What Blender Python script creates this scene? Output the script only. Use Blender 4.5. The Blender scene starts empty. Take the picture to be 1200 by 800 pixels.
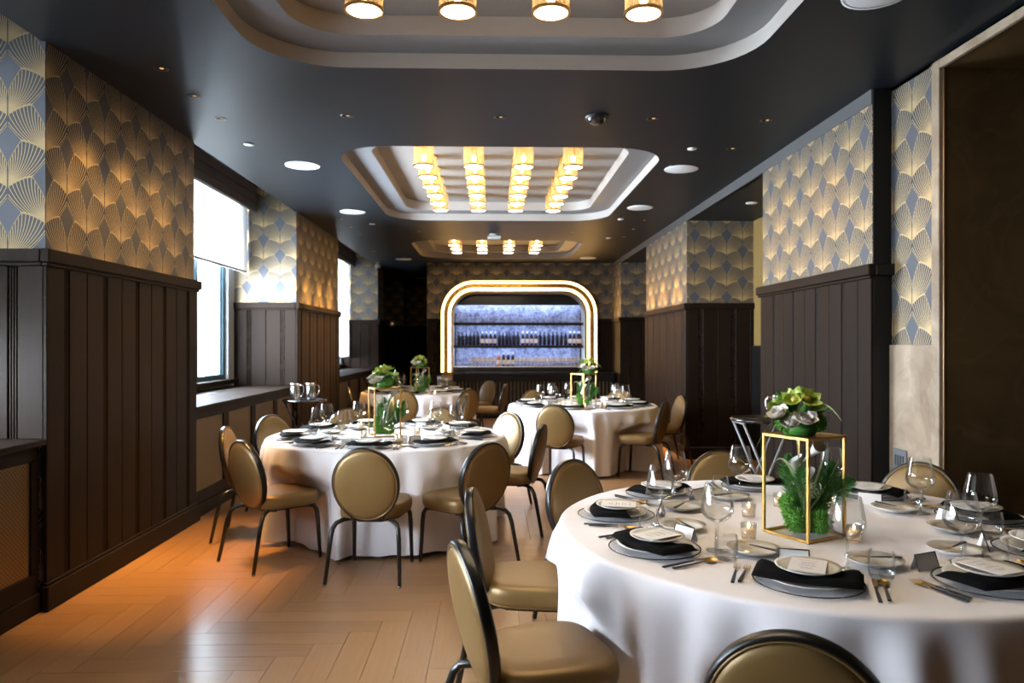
import bpy, bmesh, math, random
from mathutils import Vector, Matrix
random.seed(7)
R = math.radians
PI = math.pi
scene = bpy.context.scene
C = scene.collection

# ------------------------------------------------------------------ camera
CAMH, FPX, YAW = 1.52, 860.0, math.atan(23.5 / 860.0)
cam_d = bpy.data.cameras.new('camera')
cam = bpy.data.objects.new('camera', cam_d)
C.objects.link(cam)
cam.location = (0, 0, CAMH)
cam.rotation_euler = (R(90), 0, -YAW)
cam_d.sensor_width = 36
cam_d.lens = FPX / 1200 * 36
cam_d.shift_y = 3 / 1200
cam_d.clip_start = .05
cam_d.dof.use_dof = True
cam_d.dof.focus_distance = 3.3
cam_d.dof.aperture_fstop = 3.2
scene.camera = cam

# ------------------------------------------------------------------ world, exposure
world = bpy.data.worlds.new('overcast_sky')
scene.world = world
world.use_nodes = True
wbg = world.node_tree.nodes['Background']
wbg.inputs[0].default_value = (.82, .91, 1.0, 1)
wbg.inputs[1].default_value = 108.0
vs = scene.view_settings
vs.view_transform = 'Standard'
vs.look = 'None'
vs.gamma = 1
vs.use_curve_mapping = False
vs.exposure = 0.0
scene.cycles.use_denoising = True
scene.cycles.max_bounces = 8
scene.cycles.diffuse_bounces = 4
scene.cycles.glossy_bounces = 4
scene.cycles.transparent_max_bounces = 24
scene.cycles.sample_clamp_indirect = 4
scene.cycles.caustics_reflective = False
scene.cycles.caustics_refractive = False


def portal(x, y0, y1, z0, z1):
    d = bpy.data.lights.new('window_portal', 'AREA')
    d.shape = 'RECTANGLE'
    d.size = z1 - z0
    d.size_y = y1 - y0
    d.cycles.is_portal = True
    o = bpy.data.objects.new('window_portal', d)
    o.location = (x, (y0 + y1) / 2, (z0 + z1) / 2)
    o.rotation_euler = (0, R(-90), 0)
    C.objects.link(o)


# strengths of the lamps the room has
E_BULB = 34.0
E_DISC = 42.0
E_SPOT = 230.0
E_ARCH = 18.0
E_BLUE = 85.0
WARM = (1.0, .62, .27)
AMBER = (1.0, .52, .13)


# ------------------------------------------------------------------ node helper
class NT:
    def __init__(self, name):
        self.m = bpy.data.materials.new(name)
        self.m.use_nodes = True
        self.t = self.m.node_tree
        self.t.nodes.clear()
        self.out = self.t.nodes.new('ShaderNodeOutputMaterial')

    def node(self, kind, **kw):
        n = self.t.nodes.new(kind)
        for k, v in kw.items():
            setattr(n, k, v)
        return n

    def link(self, a, b):
        self.t.links.new(a, b)

    def put(self, sock, v):
        if isinstance(v, S):
            self.link(v.s, sock)
        elif hasattr(v, 'is_output'):
            self.link(v, sock)
        else:
            if sock.type == 'RGBA' and len(v) == 3:
                v = (*v, 1)
            sock.default_value = v

    def math(self, op, *a):
        n = self.node('ShaderNodeMath', operation=op)
        for i, x in enumerate(a):
            self.put(n.inputs[i], x)
        return S(self, n.outputs[0])

    def mix(self, fac, a, b):
        n = self.node('ShaderNodeMix', data_type='RGBA')
        self.put(n.inputs[0], fac)
        self.put(n.inputs[6], a)
        self.put(n.inputs[7], b)
        return n.outputs[2]

    def noise(self, vec, scale, detail=3, rough=.5, dist=0):
        n = self.node('ShaderNodeTexNoise')
        n.inputs['Scale'].default_value = scale
        n.inputs['Detail'].default_value = detail
        n.inputs['Roughness'].default_value = rough
        n.inputs['Distortion'].default_value = dist
        if vec is not None:
            self.link(vec, n.inputs['Vector'])
        return S(self, n.outputs['Fac'])

    def pos(self, scale=(1, 1, 1)):
        g = self.node('ShaderNodeNewGeometry')
        m = self.node('ShaderNodeMapping')
        m.inputs['Scale'].default_value = scale
        self.link(g.outputs['Position'], m.inputs['Vector'])
        return m.outputs[0]

    def objco(self, scale=(1, 1, 1)):
        g = self.node('ShaderNodeTexCoord')
        m = self.node('ShaderNodeMapping')
        m.inputs['Scale'].default_value = scale
        self.link(g.outputs['Object'], m.inputs['Vector'])
        return m.outputs[0]

    def ramp(self, fac, stops):
        n = self.node('ShaderNodeValToRGB')
        e = n.color_ramp.elements
        while len(e) > 1:
            e.remove(e[-1])
        e[0].position, e[0].color = stops[0][0], (*stops[0][1], 1)
        for p, c in stops[1:]:
            k = e.new(p)
            k.color = (*c, 1)
        self.put(n.inputs[0], fac)
        return n.outputs[0]

    def bsdf(self, col=(.5, .5, .5), rough=.5, metal=0, spec=.5, coat=0, coat_rough=.1, emit=None, emit_s=0, sheen=0, trans=0, bump=None, bump_s=.2, bump_d=.01):
        n = self.node('ShaderNodeBsdfPrincipled')
        self.put(n.inputs['Base Color'], col)
        self.put(n.inputs['Roughness'], rough)
        self.put(n.inputs['Metallic'], metal)
        self.put(n.inputs['Specular IOR Level'], spec)
        n.inputs['Coat Weight'].default_value = coat
        n.inputs['Coat Roughness'].default_value = coat_rough
        n.inputs['Sheen Weight'].default_value = sheen
        n.inputs['Transmission Weight'].default_value = trans
        if emit:
            self.put(n.inputs['Emission Color'], emit)
            self.put(n.inputs['Emission Strength'], emit_s)
        if bump is not None:
            b = self.node('ShaderNodeBump')
            b.inputs['Strength'].default_value = bump_s
            b.inputs['Distance'].default_value = bump_d
            self.put(b.inputs['Height'], bump)
            self.link(b.outputs[0], n.inputs['Normal'])
        return n.outputs[0]

    def surf(self, sh):
        self.link(sh, self.out.inputs['Surface'])
        return self.m


class S:
    def __init__(self, t, s):
        self.t, self.s = t, s

    def _o(self, op, *a):
        return self.t.math(op, *a)

    def __add__(self, o): return self._o('ADD', self, o)
    def __radd__(self, o): return self._o('ADD', o, self)
    def __sub__(self, o): return self._o('SUBTRACT', self, o)
    def __rsub__(self, o): return self._o('SUBTRACT', o, self)
    def __mul__(self, o): return self._o('MULTIPLY', self, o)
    def __rmul__(self, o): return self._o('MULTIPLY', o, self)
    def __truediv__(self, o): return self._o('DIVIDE', self, o)
    def __pow__(self, o): return self._o('POWER', self, o)
    def gt(self, o): return self._o('GREATER_THAN', self, o)
    def lt(self, o): return self._o('LESS_THAN', self, o)
    def abs(self): return self._o('ABSOLUTE', self)
    def fract(self): return self._o('FRACT', self)
    def max(self, o): return self._o('MAXIMUM', self, o)
    def min(self, o): return self._o('MINIMUM', self, o)
    def sat(self): return self.max(0.0).min(1.0)


M = {}


def simple(name, col, rough=.5, **kw):
    t = NT(name)
    M[name] = t.surf(t.bsdf(col, rough, **kw))
    return M[name]


def emitter(name, col, strength):
    t = NT(name)
    e = t.node('ShaderNodeEmission')
    e.inputs[0].default_value = (*col, 1)
    e.inputs[1].default_value = strength
    M[name] = t.surf(e.outputs[0])


# ---- wallpaper: lattice of two-petal fans with a blue kite over every apex
def wallpaper():
    t = NT('wallpaper')
    uvn = t.node('ShaderNodeUVMap')
    uvn.uv_map = 'UVMap'
    sep = t.node('ShaderNodeSeparateXYZ')
    t.link(uvn.outputs[0], sep.inputs[0])
    W, Hh = .427, .412
    u = S(t, sep.outputs[0]) / W
    v = S(t, sep.outputs[1]) / Hh
    up = t.math('PINGPONG', u, .5)
    kw = .175

    def U(x):
        a = .29 + .35 * ((x / kw).sat() ** .75)
        b = .64 - .14 * (((x - kw) / (.5 - kw)).sat() ** 1.7)
        return t.math('MINIMUM', a, b) + 0.0

    def K(x):
        return .215 * (1.0 - (x / kw).sat() ** .9) + 0.0   # height of the kite top above .64
    ub = .5 - up
    UA, UB = U(up), U(ub) + .5
    thA = ((.64 + K(up)) - UA) * up.lt(kw)
    thB = ((1.14 + K(ub)) - UB) * ub.lt(kw)
    q = (v - UA).fract()
    inA = q.gt(UB - UA + thB)
    inB = q.gt(thA) * (1.0 - q.gt(UB - UA))
    # relative positions in metres from the owning apex
    vA = (q + UA - 1.0) * Hh
    vB = (q + UA - .5) * Hh
    isA = inA
    ur = (up * isA + ub * (1.0 - isA)) * W
    vr = vA * isA + vB * (1.0 - isA)
    ang = t.math('ARCTAN2', ur, vr)
    rad = t.math('SQRT', ur * ur + vr * vr)
    p = (ang + rad * 1.3) * 11.5
    d = ((p.fract() - .5).abs()) * rad / 11.5
    line = 1.0 - ((d - .0021) / .0010).sat()
    near = 1.0 - ((rad - .012) / .02).sat()
    # outline of every petal
    ob = .010
    eA0 = (q - (UB - UA + thB)).lt(ob) + q.gt(1.0 - ob * 1.6)
    eB0 = (q - thA).lt(ob) + ((UB - UA) - q).lt(ob * 1.6)
    outl = (inA * eA0 + inB * eB0).sat()
    line = line.max(near).max(outl)
    petal = (inA + inB).sat()
    mask = line * petal * up.gt(.004 / W) * ub.gt(.004 / W)
    n = t.noise(t.pos(), 60, 2)
    base = t.mix(petal, (.066, .073, .090), (.030, .035, .043))
    gold = (.47, .345, .18)
    col = t.mix(mask, base, gold)
    rough = .55 - mask * .13
    M['wallpaper'] = t.surf(t.bsdf(col, rough, metal=mask * .45, spec=.35, bump=mask + n * .1, bump_s=.15, bump_d=.002))


wallpaper()


def wood(name, c0, c1, rough, coat=0, coat_rough=.25, axis=(26, 26, 1.3)):
    t = NT(name)
    oi = t.node('ShaderNodeObjectInfo')
    p = t.pos(axis)
    n = t.noise(p, 3, 4, .6, .4)
    r = S(t, oi.outputs['Random'])
    f = (n * 1.2 - .1 + (r - .5) * .25).sat()
    M[name] = t.surf(t.bsdf(t.mix(f, c0, c1), rough, coat=coat, coat_rough=coat_rough, spec=.07, bump=n, bump_s=.05, bump_d=.002))


wood('dark_wood', (.007, .0042, .0028), (.018, .011, .0072), .52)
wood('dark_wood_flat', (.007, .0042, .0028), (.018, .011, .0072), .52, axis=(26, 1.3, 26))
simple('black_wood', (.003, .0028, .0028), .5, spec=.3)


def floor_mat():
    t = NT('oak_floor')
    uvn = t.node('ShaderNodeUVMap')
    uvn.uv_map = 'UVMap'
    oi = t.node('ShaderNodeObjectInfo')
    g = t.node('ShaderNodeNewGeometry')
    r = (S(t, oi.outputs['Random']) + S(t, g.outputs['Random Per Island'])).fract()
    comb = t.node('ShaderNodeCombineXYZ')
    sep = t.node('ShaderNodeSeparateXYZ')
    t.link(uvn.outputs[0], sep.inputs[0])
    t.put(comb.inputs[0], S(t, sep.outputs[0]) * 1.6)
    t.put(comb.inputs[1], S(t, sep.outputs[1]) * 30.0)
    t.put(comb.inputs[2], r * 40.0)
    n = t.noise(comb.outputs[0], 2.2, 4, .6, .6)
    f = (n * .9 + (r - .5) * .38 + .05).sat()
    col = t.ramp(f, [(0, (.23, .115, .052)), (.45, (.325, .172, .080)), (.75, (.37, .205, .100)), (1, (.43, .25, .125))])
    rr = .30 + n * .10
    M['oak_floor'] = t.surf(t.bsdf(col, rr, spec=.5, coat=.4, coat_rough=.17, bump=n, bump_s=.04, bump_d=.002))
    simple('floor_joint', (.14, .070, .030), .6)


floor_mat()


def paint(name, col, rough=.5, spec=.5):
    t = NT(name)
    n = t.noise(t.pos(), 2.5, 3)
    M[name] = t.surf(t.bsdf(t.mix(n, tuple(c * .9 for c in col), tuple(c * 1.1 for c in col)), rough, spec=spec))


paint('ceiling_paint', (.0085, .0115, .015), .45, .14)
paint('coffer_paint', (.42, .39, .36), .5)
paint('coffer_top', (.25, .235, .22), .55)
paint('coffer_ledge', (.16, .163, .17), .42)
paint('plaster_grey', (.30, .31, .32), .6)
paint('band_grey', (.055, .055, .055), .6)
paint('gold_panel', (.20, .13, .04), .5)
paint('near_wall_paint', (.03, .028, .026), .7)
paint('steel_blue', (.045, .095, .125), .4)


def marble(name, c0, c1, c2, rough, sc):
    t = NT(name)
    p = t.pos()
    n = t.noise(p, sc, 6, .6, 1.2)
    n2 = t.noise(p, sc * 1.3, 4, .55, .8)
    vein = 1.0 - ((n2 - .5).abs() * 30.0).sat()
    col = t.mix(((n - .5) * 2.2 + .55).sat(), c0, c1)
    col = t.mix(vein * .22, col, c2)
    M[name] = t.surf(t.bsdf(col, rough, spec=.5))


marble('light_marble', (.14, .092, .055), (.40, .32, .235), (.12, .07, .04), .3, 2.0)
marble('dark_marble', (.022, .013, .005), (.085, .050, .020), (.12, .078, .036), .30, 1.3)


def antique_mirror():
    t = NT('antique_mirror')
    p = t.pos((1, 1, 1))
    n = t.noise(p, 5, 6, .7, .8)
    n2 = t.noise(p, 22, 5, .7)
    f = (n * .6 + n2 * .7 - .18).sat()
    f = ((f - .35) * 2.6).sat()
    col = t.mix(f, (.10, .10, .13), (.68, .70, .80))
    M['antique_mirror'] = t.surf(t.bsdf(col, .35 + (1.0 - f) * .2, metal=.15))


antique_mirror()


def vinyl():
    t = NT('gold_vinyl')
    p = t.objco()
    n = t.noise(p, 160, 2)
    n2 = t.noise(p, 6, 2)
    col = t.mix(n2, (.18, .108, .035), (.225, .138, .050))
    M['gold_vinyl'] = t.surf(t.bsdf(col, .40, metal=.35, spec=.5, bump=n, bump_s=.06, bump_d=.001))


vinyl()
simple('chair_metal', (.008, .007, .006), .3, spec=.45)
simple('chrome', (.7, .7, .7), .15, metal=1)


def cloth(name, c0, c1):
    t = NT(name)
    n = t.noise(t.objco(), 5, 3)
    w = t.noise(t.objco(), 300, 1)
    M[name] = t.surf(t.bsdf(t.mix(n, c0, c1), .85, spec=.15, sheen=.15, bump=w, bump_s=.05, bump_d=.001))


cloth('linen_white', (.82, .78, .80), (.88, .84, .86))
simple('napkin_black', (.003, .003, .0035), .85, spec=.06)
cloth('pelmet_fabric', (.030, .022, .018), (.055, .042, .035))
simple('porcelain', (.78, .74, .68), .25, coat=.3)
simple('porcelain_white', (.80, .80, .80), .2, coat=.3)
simple('dark_rim', (.03, .025, .02), .25, metal=.6)
simple('gold_metal', (.72, .45, .15), .28, metal=1)
simple('gold_frame', (.62, .36, .10), .38, metal=.85)
simple('cutlery_black', (.012, .011, .012), .35)
simple('card_white', (.80, .77, .75), .8)
simple('ink', (.18, .17, .17), .8)
simple('white_plastic', (.72, .73, .74), .45)
simple('dark_baffle', (.008, .008, .008), .4)
simple('silver', (.78, .77, .75), .18, metal=1)
simple('black_lacquer', (.014, .014, .016), .18, coat=.5)
simple('wax_glow', (.85, .66, .45), .5, emit=(1, .55, .22), emit_s=.55)  # emission paints flame light into the wax; the plate's button glows too
emitter('flame', (1.0, .62, .25), 40)
simple('bottle_dark', (.008, .010, .018), .12)
simple('bottle_amber', (.45, .16, .05), .15)
simple('bottle_label', (.80, .78, .72), .6)
simple('brushed_leg', (.22, .22, .23), .5)
wood('slat_wood', (.07, .052, .035), (.13, .10, .07), .5)
simple('grey_plate', (.10, .105, .11), .4)
simple('foil', (.55, .55, .58), .3, metal=.8)
simple('leaf_green', (.06, .22, .03), .5)
simple('leaf_dark', (.015, .055, .010), .4)
simple('moss_green', (.10, .28, .03), .7)
simple('orchid_green', (.42, .55, .10), .5)
simple('orchid_throat', (.60, .46, .12), .5)
simple('petal_white', (.88, .83, .76), .55)
simple('grass_pale', (.42, .50, .25), .5)
simple('vase_black', (.012, .012, .013), .2)
simple('pale_reveal', (.62, .60, .45), .5)
simple('arch_gold', (.78, .48, .13), .25, metal=1)
simple('brass_trim', (.45, .28, .13), .3, metal=.9)
emitter('arch_led', (1.0, .56, .17), E_ARCH)
emitter('blue_led', (.42, .56, 1.0), E_BLUE)
emitter('bulb_glow', (1.0, .70, .40), E_BULB)
emitter('disc_glow', (1.0, .80, .55), E_DISC)
emitter('spot_lens', (1.0, .62, .25), .8)


def thin_glass(name, tint, gloss, refl=.07, rough=.02, amt=.6):
    t = NT(name)
    tr = t.node('ShaderNodeBsdfTransparent')
    tr.inputs[0].default_value = (*tint, 1)
    gl = t.node('ShaderNodeBsdfGlossy')
    gl.inputs[0].default_value = (*gloss, 1)
    gl.inputs['Roughness'].default_value = rough
    lw = t.node('ShaderNodeLayerWeight')
    lw.inputs['Blend'].default_value = .2
    f = (S(t, lw.outputs['Fresnel']) * amt + refl).sat()
    mx = t.node('ShaderNodeMixShader')
    t.put(mx.inputs[0], f)
    t.link(tr.outputs[0], mx.inputs[1])
    t.link(gl.outputs[0], mx.inputs[2])
    M[name] = t.surf(mx.outputs[0])


thin_glass('clear_glass', (.97, .98, .98), (1, 1, 1))

def pale_glass(name, frac, rough):
    t = NT(name)
    tr = t.node('ShaderNodeBsdfTransparent')
    pb = t.bsdf((.74, .76, .80), rough, spec=.6)
    mx = t.node('ShaderNodeMixShader')
    mx.inputs[0].default_value = frac
    t.link(tr.outputs[0], mx.inputs[1])
    t.link(pb, mx.inputs[2])
    M[name] = t.surf(mx.outputs[0])


pale_glass('charger_glass', .25, .12)
pale_glass('bar_glassware', .8, .15)
thin_glass('window_glass', (.96, .98, 1), (1, 1, 1), .01)


def amber_rods():
    t = NT('amber_rods')
    tr = t.node('ShaderNodeBsdfTransparent')
    tr.inputs[0].default_value = (1.0, .86, .60, 1)
    tl = t.node('ShaderNodeBsdfTranslucent')
    tl.inputs[0].default_value = (1.0, .78, .46, 1)
    gl = t.node('ShaderNodeBsdfGlossy')
    gl.inputs[0].default_value = (1, .8, .5, 1)
    gl.inputs['Roughness'].default_value = .15
    a = t.node('ShaderNodeMixShader')
    a.inputs[0].default_value = .45
    t.link(tr.outputs[0], a.inputs[1])
    t.link(tl.outputs[0], a.inputs[2])
    b = t.node('ShaderNodeMixShader')
    b.inputs[0].default_value = .12
    t.link(a.outputs[0], b.inputs[1])
    t.link(gl.outputs[0], b.inputs[2])
    M['amber_rods'] = t.surf(b.outputs[0])


amber_rods()


def blind_mat():
    t = NT('blind_fabric')
    df = t.node('ShaderNodeBsdfDiffuse')
    df.inputs[0].default_value = (.85, .85, .85, 1)
    tl = t.node('ShaderNodeBsdfTranslucent')
    tl.inputs[0].default_value = (.85, .85, .83, 1)
    a = t.node('ShaderNodeMixShader')
    a.inputs[0].default_value = .14
    t.link(df.outputs[0], a.inputs[1])
    t.link(tl.outputs[0], a.inputs[2])
    M['blind_fabric'] = t.surf(a.outputs[0])


blind_mat()


def grille_mat():
    t = NT('brass_grille')
    g = t.node('ShaderNodeNewGeometry')
    sep = t.node('ShaderNodeSeparateXYZ')
    t.link(g.outputs['Position'], sep.inputs[0])
    y, z = S(t, sep.outputs[1]), S(t, sep.outputs[2])
    a = ((y + z) * 38.0).fract()
    b = ((y - z) * 38.0).fract()
    hole = (a - .5).abs().lt(.27) * (b - .5).abs().lt(.27)
    col = t.mix(hole, (.17, .105, .033), (.010, .007, .004))
    M['brass_grille'] = t.surf(t.bsdf(col, .4, metal=(1.0 - hole) * .7, bump=1.0 - hole, bump_s=.6, bump_d=.004))


grille_mat()


# ------------------------------------------------------------------ mesh builder
class MB:
    def __init__(self):
        self.v, self.f, self.s, self.m = [], [], [], []

    def add(self, verts, faces, smooth=False, mat=0):
        o = len(self.v)
        self.v += [tuple(p) for p in verts]
        for f in faces:
            self.f.append([i + o for i in f])
            self.s.append(smooth)
            self.m.append(mat)
        return self

    def box(self, x0, x1, y0, y1, z0, z1, mat=0):
        v = [(x, y, z) for z in (z0, z1) for y in (y0, y1) for x in (x0, x1)]
        f = [(0, 2, 3, 1), (4, 5, 7, 6), (0, 1, 5, 4), (2, 6, 7, 3), (0, 4, 6, 2), (1, 3, 7, 5)]
        return self.add(v, f, False, mat)

    def cbox(self, x0, x1, y0, y1, z0, z1, c=.004, mat=0):
        b = bmesh.new()
        bmesh.ops.create_cube(b, size=1)
        for v in b.verts:
            v.co = Vector(((x0 + x1) / 2 + v.co.x * (x1 - x0), (y0 + y1) / 2 + v.co.y * (y1 - y0), (z0 + z1) / 2 + v.co.z * (z1 - z0)))
        bmesh.ops.bevel(b, geom=b.edges[:], offset=c, segments=1, affect='EDGES')
        b.verts.index_update()
        self.add([v.co[:] for v in b.verts], [[v.index for v in f.verts] for f in b.faces], False, mat)
        b.free()
        return self

    def lathe(self, prof, n=24, c=(0, 0, 0), smooth=True, mat=0, sx=1, sy=1):
        v, f = [], []
        rings = []
        for r, z in prof:
            if r < 1e-6:
                rings.append([len(v)])
                v.append((c[0], c[1], c[2] + z))
            else:
                rings.append(list(range(len(v), len(v) + n)))
                for k in range(n):
                    a = 2 * PI * k / n
                    v.append((c[0] + r * math.cos(a) * sx, c[1] + r * math.sin(a) * sy, c[2] + z))
        for A, B in zip(rings, rings[1:]):
            if len(A) == 1 and len(B) == 1:
                continue
            for k in range(n):
                j = (k + 1) % n
                if len(A) == 1:
                    f.append((A[0], B[j], B[k]))
                elif len(B) == 1:
                    f.append((A[k], A[j], B[0]))
                else:
                    f.append((A[k], A[j], B[j], B[k]))
        return self.add(v, f, smooth, mat)

    def tube(self, path, rad, n=8, closed=False, smooth=True, mat=0, sec=None, up0=None, caps=True):
        P = [Vector(p) for p in path]
        L = len(P)
        if not hasattr(rad, '__len__'):
            rad = [rad] * L
        T = []
        for i in range(L):
            a = P[(i - 1) % L] if (closed or i > 0) else P[i]
            b = P[(i + 1) % L] if (closed or i < L - 1) else P[i]
            T.append((b - a).normalized())
        up = Vector(up0) if up0 else (Vector((0, 0, 1)) if abs(T[0].z) < .9 else Vector((1, 0, 0)))
        v, f = [], []
        if sec is None:
            sec = [(math.cos(2 * PI * k / n), math.sin(2 * PI * k / n)) for k in range(n)]
        n = len(sec)
        for i in range(L):
            up = (up - T[i] * up.dot(T[i]))
            up.normalize()
            sd = T[i].cross(up)
            for (a, b) in sec:
                v.append(P[i] + sd * (a * rad[i]) + up * (b * rad[i]))
        m = L if closed else L - 1
        for i in range(m):
            j = (i + 1) % L
            for k in range(n):
                q = (k + 1) % n
                f.append((i * n + k, i * n + q, j * n + q, j * n + k))
        if caps and not closed:
            f.append(tuple(range(n))[::-1])
            f.append(tuple((L - 1) * n + k for k in range(n)))
        return self.add(v, f, smooth, mat)

    def ball(self, c, r, n=10, m=6, smooth=True, mat=0, sz=1):
        pr = [(r * math.sin(PI * i / m), -r * sz * math.cos(PI * i / m)) for i in range(m + 1)]
        pr[0] = (0, -r * sz)
        pr[-1] = (0, r * sz)
        return self.lathe(pr, n, c, smooth, mat)

    def xform(self, mat4):
        self.v = [tuple(mat4 @ Vector(p)) for p in self.v]
        return self

    def join(self, other, mat4=None):
        o = len(self.v)
        self.v += [tuple(mat4 @ Vector(p)) if mat4 else p for p in other.v]
        self.f += [[i + o for i in f] for f in other.f]
        self.s += other.s
        self.m += other.m
        return self

    def mesh(self, name, mats, uv=None, fix=True):
        me = bpy.data.meshes.new(name)
        me.from_pydata(self.v, [], self.f)
        me.polygons.foreach_set('use_smooth', self.s)
        me.polygons.foreach_set('material_index', self.m)
        for m in (mats if isinstance(mats, (list, tuple)) else [mats]):
            me.materials.append(M[m])
        if fix:
            b = bmesh.new()
            b.from_mesh(me)
            bmesh.ops.recalc_face_normals(b, faces=b.faces)
            b.to_mesh(me)
            b.free()
        if uv:
            l = me.uv_layers.new(name='UVMap')
            for lp in me.loops:
                l.data[lp.index].uv = uv(me.vertices[lp.vertex_index].co)
        me.update()
        return me

    def build(self, name, mats, parent=None, loc=(0, 0, 0), rotz=0, uv=None, fix=True):
        return place(self.mesh(name, mats, uv, fix), name, parent, loc, rotz)


def place(me, name, parent=None, loc=(0, 0, 0), rotz=0):
    o = bpy.data.objects.new(name, me)
    C.objects.link(o)
    o.location = loc
    o.rotation_euler = (0, 0, rotz)
    if parent:
        o.parent = parent
    return o


def tag(o, label, cat=None, group=None, kind=None):
    o['label'] = label
    if cat:
        o['category'] = cat
    if group:
        o['group'] = group
    if kind:
        o['kind'] = kind
    return o


def thing(name, label, cat, loc=(0, 0, 0), rotz=0, group=None, kind=None):
    o = place(None, name, None, loc, rotz)
    o.empty_display_size = .1
    return tag(o, label, cat, group, kind)


def copy_tree(o, parent=None):
    c = o.copy()
    C.objects.link(c)
    c.parent = parent
    for ch in list(o.children):
        copy_tree(ch, c)
    return c


def instance(o, label, loc, rotz, group=None):
    c = copy_tree(o)
    c.location = loc
    c.rotation_euler = (0, 0, rotz)
    c['label'] = label
    if group:
        c['group'] = group
    return c


class Proto:
    """first use moves the source itself, later uses copy it"""
    def __init__(self, o):
        self.o, self.used = o, False

    def put(self, label, loc, rotz=0, group=None):
        if not self.used:
            self.used = True
            o = self.o
            o.location = loc
            o.rotation_euler = (0, 0, rotz)
            o['label'] = label
            if group:
                o['group'] = group
            return o
        return instance(self.o, label, loc, rotz, group)

# ================================================================== THE ROOM
XL, XR, XW = -2.55, 2.577, -3.35
CZ, PZ = 3.25, 3.75
RAIL_T, RAIL_B = 2.06, 1.985
YBAR = 15.66
YNEAR, YFAR = -2.6, 22.0
BAYS = {0: (.70, 4.266), 1: (6.36, 9.65), 2: (12.25, 16.5), 3: (17.4, 21.3)}
PIERS = [(-2.6, .70), (4.266, 6.36), (9.65, 12.25), (16.5, 17.4), (21.3, 22.0)]

# ---- floor: axis-aligned herringbone of oak boards
fl = MB()
fl.box(-3.6, 4.4, YNEAR - .2, YFAR + .2, -.12, -.014)
floor = tag(fl.build('floor', 'floor_joint'), 'warm oak herringbone parquet floor with wide boards', 'floor', kind='structure')
BW, BN = .15, 6
gap = .0003


def board_mesh(lx, ly):
    b = MB()
    c = .0008
    x0, x1, y0, y1 = gap, lx - gap, gap, ly - gap
    v = [(x0, y0, -.014), (x1, y0, -.014), (x1, y1, -.014), (x0, y1, -.014), (x0 + c, y0 + c, 0), (x1 - c, y0 + c, 0), (x1 - c, y1 - c, 0), (x0 + c, y1 - c, 0)]
    return b.add(v, [(4, 5, 6, 7), (0, 1, 5, 4), (1, 2, 6, 5), (2, 3, 7, 6), (3, 0, 4, 7)])


bm_h, bm_v = board_mesh(BN * BW, BW), board_mesh(BW, BN * BW)
me_h = bm_h.mesh('board', 'oak_floor', uv=lambda c: (c.x, c.y), fix=False)
me_v = bm_v.mesh('board', 'oak_floor', uv=lambda c: (c.y, c.x), fix=False)
spots = []
for i in range(-26, 26):
    for j in range(4, 152):
        t = (i - j) % (2 * BN)
        if t == 0:
            spots.append((i * BW, j * BW, 0))
        elif t == 2 * BN - 1:
            spots.append((i * BW, j * BW, 1))


def seen(s):
    x, y = s[0] + (.45 if s[2] == 0 else .07), s[1] + (.07 if s[2] == 0 else .45)
    return -2.7 < x < 2.9 and y > 2.4 and abs(x - .02 * y) < y * .74


vis = sorted([s for s in spots if seen(s)], key=lambda s: s[1])
near, far = vis[:300], vis[300:]
nearset = set(near)
for s in near:
    place(me_v if s[2] else me_h, 'board', floor, (s[0], s[1], 0))
rest = MB()
ruv = []
for s in spots:
    if s in nearset or not (-3.6 < s[0] < 4.0):
        continue
    src = bm_v if s[2] else bm_h
    rest.join(src, Matrix.Translation((s[0], s[1], 0)))
    ruv += [((p[1], p[0]) if s[2] else (p[0], p[1])) for p in src.v]
me = rest.mesh('distant_boards', 'oak_floor', fix=False)
l = me.uv_layers.new(name='UVMap')
for lp in me.loops:
    l.data[lp.index].uv = ruv[lp.vertex_index]
o = place(me, 'distant_boards', floor)
o['kind'] = 'stuff'

# ---- wainscot helper: planks, reeds and rails on one face of a pier
PITCH, REED, LINE = .434, .055, .006


def reed_profile(b, ax, a0, a1, face, out, z0, z1):
    """three half-round beads filling a0..a1 along axis ax on plane face"""
    w = (a1 - a0) / 3
    for k in range(3):
        c = a0 + w * (k + .5)
        pts = []
        for q in range(5):
            an = PI * q / 4
            pts.append((c - math.cos(an) * w * .46, face + out * math.sin(an) * w * .46))
        v = []
        for z in (z0, z1):
            for (s, d) in pts:
                v.append((d, s, z) if ax == 'y' else (s, d, z))
        b.add(v, [(q, q + 1, q + 6, q + 5) for q in range(4)], True)


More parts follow.
